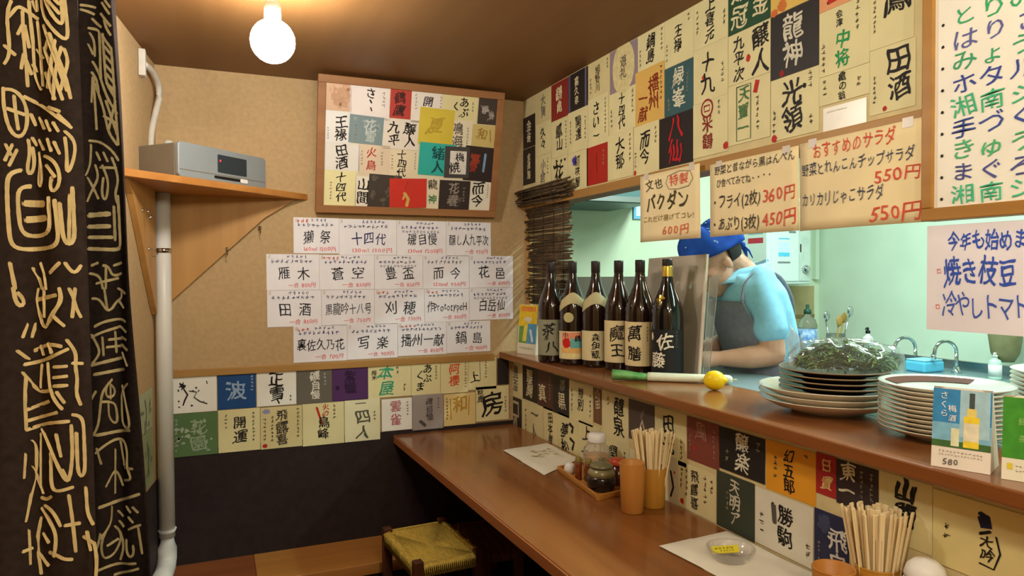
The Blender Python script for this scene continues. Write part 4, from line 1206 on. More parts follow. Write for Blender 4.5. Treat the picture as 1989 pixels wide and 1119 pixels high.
for rect, bg, items, cols, lay in COLLAGE:
    a, t, w, h = rect
    a = max(a, BF * .9)
    w = min(w, BW - BF * .9 - a)
    v0 = max(t - h, BF * .9)
    h = min(t, BH - BF * .9) - v0
    n0 = .0066 + lay * .0008
    tl = rnd.uniform(-.05, .05) if lay > 1 else rnd.uniform(-.01, .01)
    fr = Frame(fb.p(a, v0, n0), fb.u * cos(tl) + fb.v * sin(tl), fb.v * cos(tl) - fb.u * sin(tl))
    o = fbox(MB(), fr, 0, 0, w, h, -.0004, .0).build('sake_label', paper(bg, .4), cg)
    draw(fr, w, h, items, cols, o, cc=(150, 140, 124), h0=.0005)

# ------------------------------------------------------------------ handwritten menus hung from the trim
OR = (244, 225, 176)
PEN, RPEN = (64, 60, 58), (216, 84, 62)
menus = [
    ((1.936, 1.712, .303, .212), [('h', '文也', .10, .42, .84, .17, (70, 70, 56), 'p'), ('h', '特製', .52, .84, .84, .17, (226, 92, 80), 'p'),
                                   ('stroke', [(.50, .92), (.47, .82), (.52, .73), (.68, .71), (.84, .73), (.90, .82), (.86, .93), (.70, .96), (.50, .92)], .008, (150, 140, 110)),
                                   ('h', 'バクダン', .12, .84, .56, .26, (70, 66, 40), 'b'), ('h', 'これだけ揚げてコレ!', .06, .92, .33, .10, (150, 132, 84), 'p'), ('h', '600円', .42, .86, .14, .17, (224, 112, 78), 'p')], 'hanging orange menu sheet with one dish and price 600, nearest the blind'),
    ((1.588, 1.700, .322, .200), [('h', '野菜と昔ながら黒はんぺん', .06, .97, .90, .13, PEN, 'p'), ('h', 'ぜひ食べてみてね・・・・', .06, .74, .72, .12, PEN, 'p'),
                                   ('h', '・フライ(2枚)', .02, .62, .46, .20, (60, 56, 48), 'p'), ('h', '360円', .64, .98, .47, .22, RPEN, 'p'),
                                   ('h', '・あぶり(3枚)', .02, .62, .16, .20, (60, 56, 48), 'p'), ('h', '450円', .64, .98, .17, .22, RPEN, 'p')], 'hanging orange menu sheet priced 360 and 450, middle of three'),
    ((1.262, 1.702, .318, .204), [('h', 'おすすめのサラダ', .12, .80, .88, .19, RPEN, 'p'), ('h', '野菜とれんこんチップサラダ', .02, .93, .68, .15, (70, 76, 96), 'p'), ('h', '550円', .64, .98, .50, .17, RPEN, 'p'),
                                   ('h', 'カリカリじゃこサラダ', .02, .72, .34, .17, (70, 76, 96), 'p'), ('h', '550円', .62, .98, .12, .20, RPEN, 'p')], 'hanging orange menu sheet of salads priced 550, beside the framed board'),
]
for rect, items, lab in menus:
    a, t, w, h = rect
    fr = Frame((1.272, a, t - h), (0, -1, 0), (0, 0, 1))
    mb = MB()
    n_ = 12
    cv = lambda u, v: fr.p(u * w, v * h, .010 * (1 - v) ** 2 * sin(u * pi * .9 + .3) - .004 * (1 - v))
    o = mb.grid(cv, n_, 8).build('menu_sheet', paper(OR, .6), None, solid=.0006)
    c = fr.p(w / 2, h / 2)
    for v_ in o.data.vertices:
        v_.co = v_.co - c
    o.location = c
    tag(o, lab, 'menu sheet', 'orange menu sheets hung from the trim')

    class CurlFrame(Frame):
        def p(s, u, v, n=0.0):
            return cv(u / w, v / h) + s.n * n
    cf = CurlFrame(fr.o, fr.u, fr.v)
    draw(cf, w, h, items, [], o, h0=.0018)
    mb = MB()
    for u in (.12, .88):
        fbox(mb, fr, u * w - .012, h - .014, u * w + .012, h + .006, .0006, .0010)
    mb.build('tape', mat('clear_tape', (214, 204, 190), .3), o)

# framed white menu board and the notice below it
mbd = thing('menu_board', (1.28, .71, 1.498), 'white menu board in a wooden frame, lines in green and blue handwriting', 'menu board')
fr = Frame((1.272, .945, 1.498), (0, -1, 0), (0, 0, 1))
MBW, MBH = .50, .52
m_bfr = wood('board_frame_wood', (158, 110, 46), (178, 130, 62), 'y', .4, 8)
for u0, v0, u1, v1 in ((0, 0, MBW, .024), (0, MBH - .024, MBW, MBH), (0, .024, .022, MBH - .024), (MBW - .022, .024, MBW, MBH - .024)):
    fbox(MB(), fr, u0, v0, u1, v1, -.026, .012).build('frame_rail', m_bfr, mbd, bevel=.002)
o = fbox(MB(), fr, .016, .016, MBW - .016, MBH - .016, -.02, .004).build('white_sheet', paper((238, 234, 220), .35), mbd)
LN = [('とりの塩焼', (60, 170, 110)), ('はりこ(ざ)', (96, 100, 160)), ('みょうがと', (60, 160, 110)), ('ホタルイカ', (60, 74, 156)), ('湘南シラス', (70, 180, 130)), ('手づくりさ', (60, 80, 160)), ('きゅうりの', (80, 180, 120)), ('まぐろハラ', (80, 84, 150)), ('湘南シラス', (70, 190, 140))]
its = []
for i, (s_, c_) in enumerate(LN):
    z = 1.868 - .0408 * i
    its += [('h', s_, .105, .62, (z - 1.498) / MBH, .074, c_, 'p'), ('blot', .075, (z - 1.502) / MBH, .006, .006, (40, 40, 40))]
fr2 = Frame(fr.p(0, 0, .004), fr.u, fr.v)
draw(fr2, MBW, MBH, its, [], o)
q = sheet('tr', (.942, 1.489, .40, .200), (240, 236, 244), [('h', '今年も始めま', .10, .46, .84, .19, (60, 90, 190), 'b'), ('h', '焼き枝豆', .085, .42, .56, .27, (60, 90, 190), 'b'), ('h', '冷やしトマト', .085, .465, .24, .24, (70, 96, 190), 'p'),
      ('stroke', [(.055, .58), (.07, .585), (.072, .55), (.056, .545), (.055, .58)], .004, (226, 120, 110)), ('stroke', [(.05, .24), (.065, .245), (.067, .21), (.051, .205), (.05, .24)], .004, (226, 120, 110))], [],
      'white notice with blue handwriting below the framed menu board', 'notice', name='paper_notice', off=.012)

# ------------------------------------------------------------------ rolled reed blind
rb = thing('reed_blind', (1.285, 2.6, 1.72), 'dark ragged reed blind hanging at the far end of the serving window', 'blind')
m_reed = mat('reed', (104, 84, 58), 0.75, 0.35, 40, rgb2=(66, 52, 36))
m_reed2 = mat('reed_pale', (150, 132, 98), 0.75, 0.2, 40)
b = MB()
z = 1.690
while z > 1.215:
    y0 = 2.912 + rnd.uniform(-.03, .012) - (.05 if z < 1.55 else 0) * rnd.random()
    y1 = 2.487 + rnd.uniform(-.022, .02)
    b.k = 1 if rnd.random() < .16 else 0
    x = 1.305 + rnd.uniform(-.004, .004)
    dz = rnd.uniform(-.005, .005)
    b.tube([(x, y0, z + dz), (x + rnd.uniform(-.003, .003), (y0 + y1) / 2, z), (x, y1, z - dz)], rnd.uniform(.0032, .0046), 6)
    z -= .0044
b.build('reeds', [m_reed, m_reed2], rb)
b = MB()
for k in range(34):
    a = rnd.uniform(0, 6.28)
    q_ = .022 * math.sqrt(rnd.random())
    zz = 1.738 + q_ * sin(a) * 1.5
    b.tube([(1.268 + q_ * cos(a), 2.922 - rnd.uniform(0, .03), zz), (1.266 + q_ * cos(a), 2.46 + rnd.uniform(-.05, .04), zz + rnd.uniform(-.012, .012))], .0040, 6)
b.build('rolled_top', [m_reed], rb)
b = MB()
for y in (2.82, 2.72, 2.62, 2.53):
    b.tube([(1.242, y, 1.765), (1.242, y, 1.70), (1.297, y - .002, 1.66), (1.2965, y - .004, 1.22)], .0016, 5)
b.build('cords', mat('blind_cord', (58, 46, 34), .8), rb)

# ------------------------------------------------------------------ ledge, table, bench, stools
m_ledge = wood('ledge_wood', (118, 68, 32), (146, 88, 44), 'y', 0.24, 7, coat=.35)
m_table = wood('table_wood', (122, 72, 34), (146, 92, 46), 'y', 0.26, 6, coat=.35)
m_edge = wood('table_edge_wood', (150, 88, 46), (176, 110, 62), 'y', 0.4, 8)
ZL, ZT = 1.05, 0.72

lg = thing('serving_ledge', (1.32, 1.0, 1.02), 'dark brown wooden ledge above the table, holding bottles and plates', 'ledge')
b = MB()
b.prism([(1.176, -1.59, 1.0205), (1.176, YB - .001, 1.0205), (1.476, YB - .001, 1.0205), (1.476, -1.59, 1.0205)], (0, 0, .0295))
b.build('board', m_ledge, lg, bevel=.004)
tb = thing('counter_table', (.96, 1.2, .0), 'long reddish brown counter table below the ledge', 'table')
b = MB()
TE = [(.693, YB - .006), (.728, 1.5), (.765, -.4), (XL - .005, -.4), (XL - .005, YB - .006)]
b.prism([(x, y, ZT - .036) for x, y in TE], (0, 0, .036))
b.build('tabletop', m_table, tb, bevel=.003)
b = MB()
for i in range(2):
    (x0, y0), (x1, y1) = TE[i], TE[i + 1]
    b.prism([(x0 - .004, y0, ZT - .034), (x1 - .004, y1, ZT - .034), (x1 - .004, y1, ZT - .003), (x0 - .004, y0, ZT - .003)], (.005, 0, 0))
b.build('edge_strip', m_edge, tb, bevel=.0015)
b = MB()
b.box((.80, YB - .06, ZT - .075), (XL - .005, YB - .02, ZT - .036))
b.box((.82, -.38, -.02), (1.22, -.34, ZT - .036))
b.build('support', m_dark, tb)

m_bench1 = wood('bench_red', (122, 66, 34), (142, 82, 44), 'x', .45, 6)
m_bench2 = wood('bench_gold', (166, 108, 48), (188, 130, 66), 'x', .45, 6)
bn = thing('bench_step', (.5, 2.78, -.02), 'low wooden bench step along the dark back wall', 'bench')
for x0, x1, m in ((-.19, .128, m_bench1), (.129, .70, m_bench2), (.701, 1.24, m_bench1)):
    MB().box((x0, 2.645, .272), (x1, YB - .006, .300)).build('board', m, bn, bevel=.002)
MB().box((-.19, 2.640, .262), (1.24, 2.652, .304)).build('front_lip', m_bench2, bn, bevel=.002)
MB().box((-.19, 2.66, -.02), (1.24, 2.68, .272)).build('riser', m_dark, bn)

m_stool = wood('stool_wood', (70, 38, 24), (92, 52, 32), 'z', .4, 8)
m_rush = mat('rush_weave', (216, 186, 84), .8, 0, 60, rgb2=(176, 144, 56), stretch=(6, .6, 1), bump=.5)


def stool(loc, rz, w, d, h, label, rush=True):
    t = thing('rush_stool' if rush else 'wooden_stool', (loc[0], loc[1], -.02), label, 'stool', 'stools at the table', rz)
    H = h + .02
    for sx in (-1, 1):
        for sy in (-1, 1):
            MB().box((sx * w / 2 - sx * .030, sy * d / 2 - sy * .030, 0), (sx * (w / 2 + .002), sy * (d / 2 + .002), H + .006)).build('leg', m_stool, t, world=False, bevel=.003)
    for z in (.14, .24):
        for s_ in (-1, 1):
            MB().tube([(s_ * (w / 2 - .014), -d / 2 + .02, z), (s_ * (w / 2 - .014), d / 2 - .02, z)], .010, 10).build('stretcher', m_stool, t, world=False)
            MB().tube([(-w / 2 + .02, s_ * (d / 2 - .014), z + .03), (w / 2 - .02, s_ * (d / 2 - .014), z + .03)], .010, 10).build('stretcher', m_stool, t, world=False)
    b = MB()
    if rush:
        # woven seat: four triangular fields of cord meeting in the middle
        n = 20
        for side in range(4):
            for i in range(n):
                f = (i + .5) / n
                ext = 1 - f
                if side % 2 == 0:
                    s_ = 1 if side == 0 else -1
                    y = s_ * (d / 2 - f * d / 2)
                    xe = w / 2 * ext
                    zc = H - .012 - .010 * f
                    b.tube([(-xe - .002, y, zc), (0, y, zc - .002), (xe + .002, y, zc)], d / 2 / n * .55, 6)
                else:
                    s_ = 1 if side == 1 else -1
                    x = s_ * (w / 2 - f * w / 2)
                    ye = d / 2 * ext
                    zc = H - .012 - .010 * f
                    b.tube([(x, -ye - .002, zc), (x, 0, zc - .002), (x, ye + .002, zc)], w / 2 / n * .55, 6)
        nn = 26
        for i in range(nn):                              # cords wrapped over the rails
            f = (i + .5) / nn
            for s_ in (-1, 1):
                x = -w / 2 + .03 + f * (w - .06)
                b.tube([(x, s_ * (d / 2 - .02), H - .008), (x, s_ * (d / 2 + .001), H - .012), (x, s_ * (d / 2 + .001), H - .044), (x, s_ * (d / 2 - .02), H - .048)], (w - .06) / nn * .56, 6)
                y = -d / 2 + .03 + f * (d - .06)
                b.tube([(s_ * (w / 2 - .02), y, H - .008), (s_ * (w / 2 + .001), y, H - .012), (s_ * (w / 2 + .001), y, H - .044), (s_ * (w / 2 - .02), y, H - .048)], (d - .06) / nn * .56, 6)
        b.box((-w / 2 + .01, -d / 2 + .01, H - .040), (w / 2 - .01, d / 2 - .01, H - .024))
        b.build('seat', m_rush, t, world=False)
    else:
        for i in range(4):
            b.box((-w / 2 + .005 + i * (w - .01) / 4, -d / 2 + .004, H - .03), (-w / 2 + .003 + (i + 1) * (w - .01) / 4, d / 2 - .004, H - .004))
        b.build('seat', m_stool, t, world=False, bevel=.003)
    return t


stool((.698, 2.40), radians(4), .245, .37, .455, 'dark wooden stool with a woven yellow rush seat beside the table')
stool((.930, 2.43), radians(-4), .15, .34, .42, 'plain dark brown wooden stool tucked under the table', False)

# ------------------------------------------------------------------ shochu bottles on the ledge
m_glass = mat('amber_glass', (34, 20, 14), .07, .1, 10, spec=.6, coat=.5)
m_glassb = mat('black_glass', (16, 14, 14), .07, .1, 10, spec=.6, coat=.5)
m_cap = mat('bottle_cap', (40, 28, 22), .4, .1, 20)
m_gold = mat('gold_foil', (222, 186, 84), .3, .08, 30, metal=.8)
PROF = [(0, 0), (.047, 0), (.0515, .004), (.0525, .012), (.0525, .205), (.0515, .222), (.0475, .242), (.040, .264), (.0315, .286), (.0245, .306), (.0195, .326), (.0170, .345), (.0158, .365), (.0155, .372)]


class CylFrame:
    """a sheet wrapped round a bottle; u runs round it, v up"""
    def __init__(s, c, r, ang, z0, w):
        s.c, s.r, s.a, s.z0, s.w = Vector(c), r, ang, z0, w

    def p(s, u, v, n=0.0):
        t = s.a + (u - s.w / 2) / s.r
        q = s.r + n
        return s.c + Vector((q * cos(t), q * sin(t), s.z0 + v))


def wrap(mb, cf, w, h, n=20, m=1, cut=None):
    return mb.grid(lambda u, v: cf.p(u * w, (v if cut is None else v * 1.0) * h + (cut(u) * h if cut else 0), 0), n, m)


def bottle(x, y, label, bg, items, z0, lh, lw, glass=None, cols=[], neck=None, extra=None, h=1.0):
    t = thing('sake_bottle', (x, y, ZL), label, 'bottle', 'large bottles in a row on the ledge')
    ang = math.atan2(-y, -x) + 0.04
    MB().lathe([(r, z * h) for r, z in PROF], (0, 0, 0), 40).build('glass_body', glass or m_glass, t, world=False)
    MB().lathe([(.0162, .352 * h), (.0170, .354 * h), (.0172, .392 * h), (.0160, .397 * h), (0, .397 * h)], (0, 0, 0), 28).build('cap', m_cap, t, world=False)
    cf = CylFrame((0, 0, 0), .0529, ang, z0, lw)
    o = wrap(MB(), CylFrame((0, 0, 0), .0529, ang, z0, .150), .150, lh, 30).build('paper_label', paper(bg, .5), t, world=False)

    let = draw(Frame((0, 0, 0), (1, 0, 0), (0, 1, 0)), lw, lh, items, cols, None, h0=.0005)
    if let:                      # wrap the flat ink round the glass
        bm = bmesh.new()
        bm.from_mesh(let.data)
        k = 0.004
        while k < lw:
            bmesh.ops.bisect_plane(bm, geom=bm.verts[:] + bm.edges[:] + bm.faces[:], plane_co=(k, 0, 0), plane_no=(1, 0, 0))
            k += 0.004
        for v in bm.verts:
            v.co = cf.p(v.co.x, v.co.y, v.co.z)
        bm.to_mesh(let.data)
        bm.free()
        let.parent = o
    if neck:
        nb, nh = neck
        # the shoulder band follows the cone of the shoulder
        mb = MB()

        def f(u, v):
            a = ang - 1.25 + 2.5 * u
            z = .205 + nh * (.25 + .75 * v) + .018 * cos((u - .5) * 5.0)
            r = .0535
            for i in range(len(PROF) - 1):
                if PROF[i][1] <= z <= PROF[i + 1][1]:
                    k = (z - PROF[i][1]) / max(1e-6, PROF[i + 1][1] - PROF[i][1])
                    r = PROF[i][0] + k * (PROF[i + 1][0] - PROF[i][0])
            return Vector(((r + .0008) * cos(a), (r + .0008) * sin(a), z))
        mb.grid(f, 24, 4)
        mb.build('shoulder_band', paper(nb, .5), t, world=False)
    if extra:
        extra(t, ang)
    return t


def seal_spot(t, ang):
    cf = CylFrame((0, 0, 0), .0530, ang - .35, .183, .05)
    mb = MB()
    for i in range(12):
        x0, x1 = -.021 + .0035 * i, -.021 + .0035 * (i + 1)
        h0, h1 = (.019 * math.sqrt(max(0, 1 - (x / .021) ** 2)) for x in (x0, x1))
        mb.add([cf.p(.025 + x0, -h0), cf.p(.025 + x1, -h1), cf.p(.025 + x1, h1), cf.p(.025 + x0, h0)], [(0, 1, 2, 3)], False)
    mb.build('round_seal', paper((196, 186, 130)), t, world=False)


def gold_neck(t, ang):
    MB().lathe([(.0186, .312), (.0178, .335), (.0176, .372), (.0172, .374)], (0, 0, 0), 28).build('foil_collar', m_gold, t, world=False)
    cf = CylFrame((0, 0, 0), .0455, ang - .55, .243, .03)
    mb = MB()
    for pts in (((.0, .0), (.028, .006)), ((.004, .014), (.024, .03)), ((.014, .0), (.014, .034)), ((.0, .02), (.028, .026))):
        ribbon(mb, [cf.p(pts[0][0], pts[0][1], .0), cf.p((pts[0][0] + pts[1][0]) / 2, (pts[0][1] + pts[1][1]) / 2, .001), cf.p(pts[1][0], pts[1][1], -.002)], .006, Vector((cos(ang), sin(ang), 0)))
    mb.build('gold_mark', m_gold, t, world=False)


bottle(1.232, 2.511, 'amber bottle with grey-green label, farthest from camera beside the yellow card', (150, 148, 122), [V('茶', .36, .92, .52, k=.60), V('八', .48, .42, .06, k=.62), V('米', .30, .55, .40, k=.2), V('小鶴', .84, .9, .5, k=.16)], .030, .140, .105)
bottle(1.275, 2.410, 'amber bottle with colourful picture label and round seal, second from the back wall', (232, 214, 170), [('bar', .5, .72, .5, .96, .9, (232, 150, 116)), ('bar', .68, .4, .68, .74, .56, (110, 184, 180)), ('blot', .25, .58, .17, .17, (206, 40, 34), .15), ('bar', .5, .22, .5, .40, .95, (236, 186, 110)), ('bar', .96, .1, .96, .95, .06, (40, 70, 50)),
       V('小', .22, .98, .78, k=.24), V('鶴', .66, .86, .62, k=.26), ('bar', .1, .12, .75, .12, .12, (244, 226, 150))], .024, .106, .110, neck=((190, 178, 130), .055), extra=seal_spot)
bottle(1.322, 2.313, 'amber bottle with small cream label and pale shoulder band, third in the row', (222, 208, 160), [V('森伊蔵', .46, .92, .06, k=.36)], .027, .110, .100, cols=[(.82, .8, .4)], neck=((186, 174, 130), .058))
bottle(1.352, 2.198, 'amber bottle with tall cream label of two large characters, fourth in the row', (226, 208, 158), [V('魔', .40, .92, .48, k=.56, c=(70, 60, 50)), V('王', .42, .46, .12, k=.54)], .031, .150, .110, cols=[(.85, .9, .55)])
bottle(1.368, 2.083, 'amber bottle with tall cream label and bold black characters, fifth in the row', (230, 210, 160), [V('萬膳', .28, .96, .06, k=.48)], .031, .152, .110, cols=[(.72, .9, .55)])
bottle(1.384, 1.945, 'black bottle with gold foil neck and white characters, nearest in the row', (34, 34, 36), [V('佐', .44, .94, .54, k=.48, c=(236, 228, 206)), V('藤', .22, .56, .10, k=.42, c=(236, 228, 206)), ('blot', .02, .84, .05, .10, (230, 220, 190), .1)], .016, .150, .125, glass=m_glassb, cols=[(.74, .98, .55)], extra=gold_neck)

# splash panel behind the last bottle, leaning out over the kitchen side
spn = thing('splash_panel', (1.43, 2.0, ZL), 'polished grey-brown splash panel standing behind the nearest bottles', 'panel')
m_panel = mat('polished_panel', (196, 184, 166), .10, .04, 6, metal=.45)
b = MB()
b.prism([(1.447, 1.866, ZL + .001), (1.447, 2.195, ZL + .001), (1.484, 2.201, 1.455), (1.484, 1.872, 1.462)], (.004, 0, 0))
b.build('sheet', m_panel, spn)
b = MB()
b.prism([(1.446, 1.861, ZL + .001), (1.446, 1.868, ZL + .001), (1.483, 1.874, 1.462), (1.483, 1.867, 1.462)], (.009, 0, 0))
b.build('edge_strip', mat('pale_edge', (226, 206, 190), .3), spn)
b = MB()
b.prism([(1.463, 1.835, ZL + .001), (1.463, 1.864, ZL + .001), (1.496, 1.868, 1.385), (1.496, 1.825, 1.395)], (.003, 0, 0))
m_clear = mat('clear_acrylic', (236, 240, 238), .06, .0, 5, trans=.9, ior=1.3)
b.build('clear_wing', m_clear, spn)

# ------------------------------------------------------------------ cards
def tent_card(name, loc, u, w, h, dep, label, items, face, side=(226, 208, 186)):
    """folded card standing on the ledge: u is the direction of its front edge"""
    u = Vector((u[0], u[1], 0)).normalized()
    n = Vector((u.y, -u.x, 0))
    o_ = Vector(loc)
    lean = .018
    t = thing(name, o_ + u * w / 2 - n * dep / 2, label, 'table card', 'advertising cards on the ledge')
    top = Vector((0, 0, h)) - n * lean
    fr = Frame(o_, u, top)
    hh = top.length
    mb = MB().prism([fr.p(0, 0), fr.p(w, 0), fr.p(w, hh * .94), fr.p(w * .8, hh), fr.p(w * .2, hh), fr.p(0, hh * .94)], fr.n * -.0012)
    f_ = mb.build('front', paper(face, .4), t)
    draw(fr, w, hh, items, [], f_)
    bk0 = o_ - n * dep
    bt = o_ + top - n * .004
    mb = MB().prism([bk0, bk0 + u * w, bt + u * w, bt], n * .0012)
    mb.build('back', paper(side), t)
    for s_ in (0, w):
        a = o_ + u * s_ - n * .002
        c = o_ - n * (dep - .002) + u * s_
        mb = MB().prism([a, c, bt + u * s_ * 1.0 - Vector((0, 0, .004))], u * (.001 if s_ == 0 else -.001))
        mb.build('side', paper(side), t)
    return t


SKY = [('bar', .5, .26, .5, .98, 1.0, (60, 140, 196)), ('bar', .5, .26, .5, .56, 1.0, (130, 188, 216)), ('bar', .72, .4, .72, .98, .5, (168, 206, 220)), ('bar', .5, .26, .5, .34, 1.0, (70, 110, 60)),
       ('blot', .62, .34, .001, .001, (70, 110, 60))]
tent_card('tent_card', (1.189, .868, ZL + .0005), (.033, -.075), .090, .142, .082, 'folded sky-blue drink card with a yellow bottle, marked 580, beside the plates',
          SKY + [('bar', .67, .28, .67, .66, .26, (240, 214, 60)), ('bar', .67, .66, .67, .76, .16, (236, 216, 120)), ('bar', .67, .76, .67, .95, .09, (70, 84, 84)), ('bar', .67, .36, .67, .58, .25, (232, 224, 196)),
                 ('bar', .40, .28, .40, .50, .14, (224, 226, 190)), V('さくら', .20, .95, .62, k=.15, c=(240, 246, 250), w='p'), V('梅酒', .34, .80, .56, k=.14, c=(240, 246, 250), w='p'), V('生', .70, .56, .40, k=.18, c=(60, 60, 60)),
                 ('row', .12, .9, .205, .035, (190, 180, 170)), ('row', .12, .9, .165, .03, (190, 180, 170)), ('h', '580', .20, .48, .085, .10, (90, 86, 84), 'p')], (240, 232, 218))
tent_card('tent_card', (1.220, .764, ZL + .0005), (.036, -.075), .095, .140, .075, 'folded green drink card at the right edge, nearest the camera',
          [('bar', .5, .26, .5, .98, 1.0, (70, 150, 50)), ('bar', .74, .3, .74, .8, .12, (190, 196, 60)), V('緑茶', .3, .8, .4, k=.14, c=(150, 200, 110), w='p'), ('bar', .12, .13, .12, .20, .08, (226, 206, 60)), ('row', .2, .8, .17, .03, (160, 160, 140)), ('row', .2, .8, .12, .03, (160, 160, 140))], (240, 236, 214))
tent_card('tent_card', (1.226, 2.842, ZL + .0005), (.03, -.12), .128, .215, .05, 'yellow drink card standing at the far end of the ledge by the first bottle',
          [('bar', .5, .56, .5, .99, 1.0, (240, 206, 50)), ('bar', .5, .86, .5, .96, .8, (236, 150, 60)), ('bar', .30, .22, .30, .56, .5, (120, 166, 80)), ('bar', .74, .22, .74, .62, .48, (96, 166, 206)), ('blot', .50, .70, .20, .09, (236, 226, 200), .1), ('bar', .36, .26, .42, .58, .20, (240, 224, 90)),
           ('bar', .82, .25, .66, .5, .1, (226, 236, 240)), ('row', .1, .9, .12, .05, (150, 170, 120))], (236, 230, 206))

# ------------------------------------------------------------------ leek and lemon
lk = thing('leek', (1.33, 1.89, ZL), 'long leek with green cut end lying along the ledge in front of the bottles', 'leek')
A, B_ = Vector((1.196, 1.985, ZL + .0160)), Vector((1.499, 1.755, ZL + .0145))
b = MB()
b.tube([A.lerp(B_, t) for t in (.30, .34, .6, .8, .93, .97, .99)], [.0140, .0145, .0138, .0136, .0142, .0130, .007], 18)
b.build('white_stalk', mat('leek_white', (226, 230, 204), .4, .05, 30, stretch=(1, 1, 1)), lk)
b = MB()
for k, (dy, dz, r0) in enumerate([(0, 0, .0155), (.006, .005, .0155), (-.006, .003, .0145)]):
    off = Vector((.55, .75, 0)) * dy
    b.tube([A + off + Vector((0, 0, dz + .001)), A.lerp(B_, .1) + off * .8 + Vector((0, 0, dz)), A.lerp(B_, .22) + off * .3, A.lerp(B_, .33)], [r0 * (1.15 - .08 * k), r0 * 1.02, r0 * .98, .0118], 14, .8)
b.build('green_leaf', mat('leek_green', (60, 150, 80), .45, .2, 30, rgb2=(130, 186, 110)), lk)
b = MB()
for k in range(7):
    b.tube([B_.lerp(A, .015), B_ + Vector((.008 + rnd.random() * .006, -.006 + rnd.uniform(-.004, .004), rnd.uniform(-.006, .004)))], [.0012, .0005], 4)
b.build('roots', mat('leek_root', (206, 196, 160)), lk)
ln = thing('lemon', (1.372, 1.690, ZL), 'whole yellow lemon on the ledge at the end of the leek', 'lemon')
axl = Vector((.55, -.83, .05)).normalized()
b = MB()
pr = []
for i in range(25):
    t = -1 + 2 * i / 24
    r = .0335 * math.sqrt(max(0, 1 - t * t)) ** .92 * .87
    pr.append((r, t * .032))
pr = [(0, -.0365), (.004, -.0355), (.0075, -.0325)] + pr[2:-2] + [(.008, .0325), (.005, .037), (0, .0385)]
b.lathe(pr, (1.372, 1.690, ZL + .0293), 32, axl)
b.build('fruit', mat('lemon_skin', (240, 206, 24), .35, .06, 160, bump=.25), ln)
MB().ball(Vector((1.372, 1.690, ZL + .0293)) - axl * .0365, .0022, 8).build('stem_scar', mat('lemon_scar', (120, 100, 40)), ln)

# ------------------------------------------------------------------ plates
m_plate = mat('plate_glaze', (222, 210, 188), .22, .05, 14, coat=.5)
m_platee = mat('plate_white', (226, 224, 214), .2, .03, 14, coat=.5)
m_dish = mat('dark_lacquer', (72, 54, 40), .3, .15, 14, coat=.2)
m_brown = mat('plate_brush', (104, 54, 32), .6, .1, 20, spec=.1)


def plate_prof(r, h, foot, t=.004):
    return [(0, .003), (foot - .006, .003), (foot - .005, 0), (foot, 0), (foot + .002, .004), (r * .80, h * .45), (r - .002, h - .003), (r, h - .001), (r - .001, h), (r - .006, h - .002), (r * .78, h * .45 + t), (foot, t + .003), (0, t + .003)]


def plate(name, x, y, z, r, h, foot, m, label, group, brush=False):
    t = thing(name, (x, y, z), label, 'plate', group)
    o = MB().lathe(plate_prof(r, h, foot), (0, 0, 0), 64).build('dish', m, t, world=False)
    if name == 'dark_plate':
        MB().lathe([(r - .0022, h - .003), (r + .0006, h - .0026), (r + .0006, h + .0004), (r - .0022, h)], (0, 0, 0), 64, None, True).build('rim', mat('worn_rim', (150, 124, 92), .35, .2, 30), t, world=False)
    if brush:
        mb = MB()
        N_ = 26
        vs = []
        for i in range(N_ + 1):
            a = .10 + 2.0 * i / N_
            for rr_ in (.70 - .03 * sin(i / N_ * pi), .90):
                q = rr_ * r
                k = (q - r * .78) / (r * .22) if rr_ > .78 else 0
                z_ = (h * .45 + .004 + .0015) + max(0, k) * (h * .53 - .004) if rr_ > .78 else .0075 + (q - foot) / (r * .78 - foot) * (h * .45 - .003) + .0012
                vs.append((q * cos(a), q * sin(a), z_))
        mb.add(vs, [(2 * i, 2 * i + 1, 2 * i + 3, 2 * i + 2) for i in range(N_)])
        mb.build('brush_stroke', m_brown, t, world=False)
    return t


PX_, PY_ = 1.428, 1.322
for k in range(3):
    plate('platter', PX_, PY_, ZL + .0005 + k * .0145, .166, .036, .085, m_plate, 'large cream platter under the dark plates, ' + ['lowest', 'middle', 'uppermost'][k] + ' of three', 'large cream platters')
ZD = ZL + .0005 + 2 * .0145 + .0075
for k in range(5):
    plate('dark_plate', PX_ + .014, PY_ - .006, ZD + k * .0128, .130, .022, .075, m_dish, 'dark brown plate below the bag of herbs, ' + ['lowest', 'second from bottom', 'middle', 'second from top', 'topmost'][k] + ' of its stack', 'dark plates on the platters')
QX, QY = 1.425, 1.010
for k in range(11):
    plate('side_plate', QX, QY, ZL + .0005 + k * .0092, .127, .024, .072, m_platee if k == 10 else m_plate, ('brown-brushed white plate, topmost of the stack behind the blue card' if k == 10 else f'cream plate in the stack behind the blue card, {ORD[k]} from the bottom'), 'plates behind the blue card', k == 10)
for k in range(14):
    plate('side_plate', 1.655, .874, ZL + .0005 + k * .0092, .125, .024, .072, m_platee if k == 13 else m_plate, ('white plate topmost of the stack at the right edge' if k == 13 else f'cream plate in the stack at the right edge, {ORD[k]} from the bottom'), 'plates at the right edge')

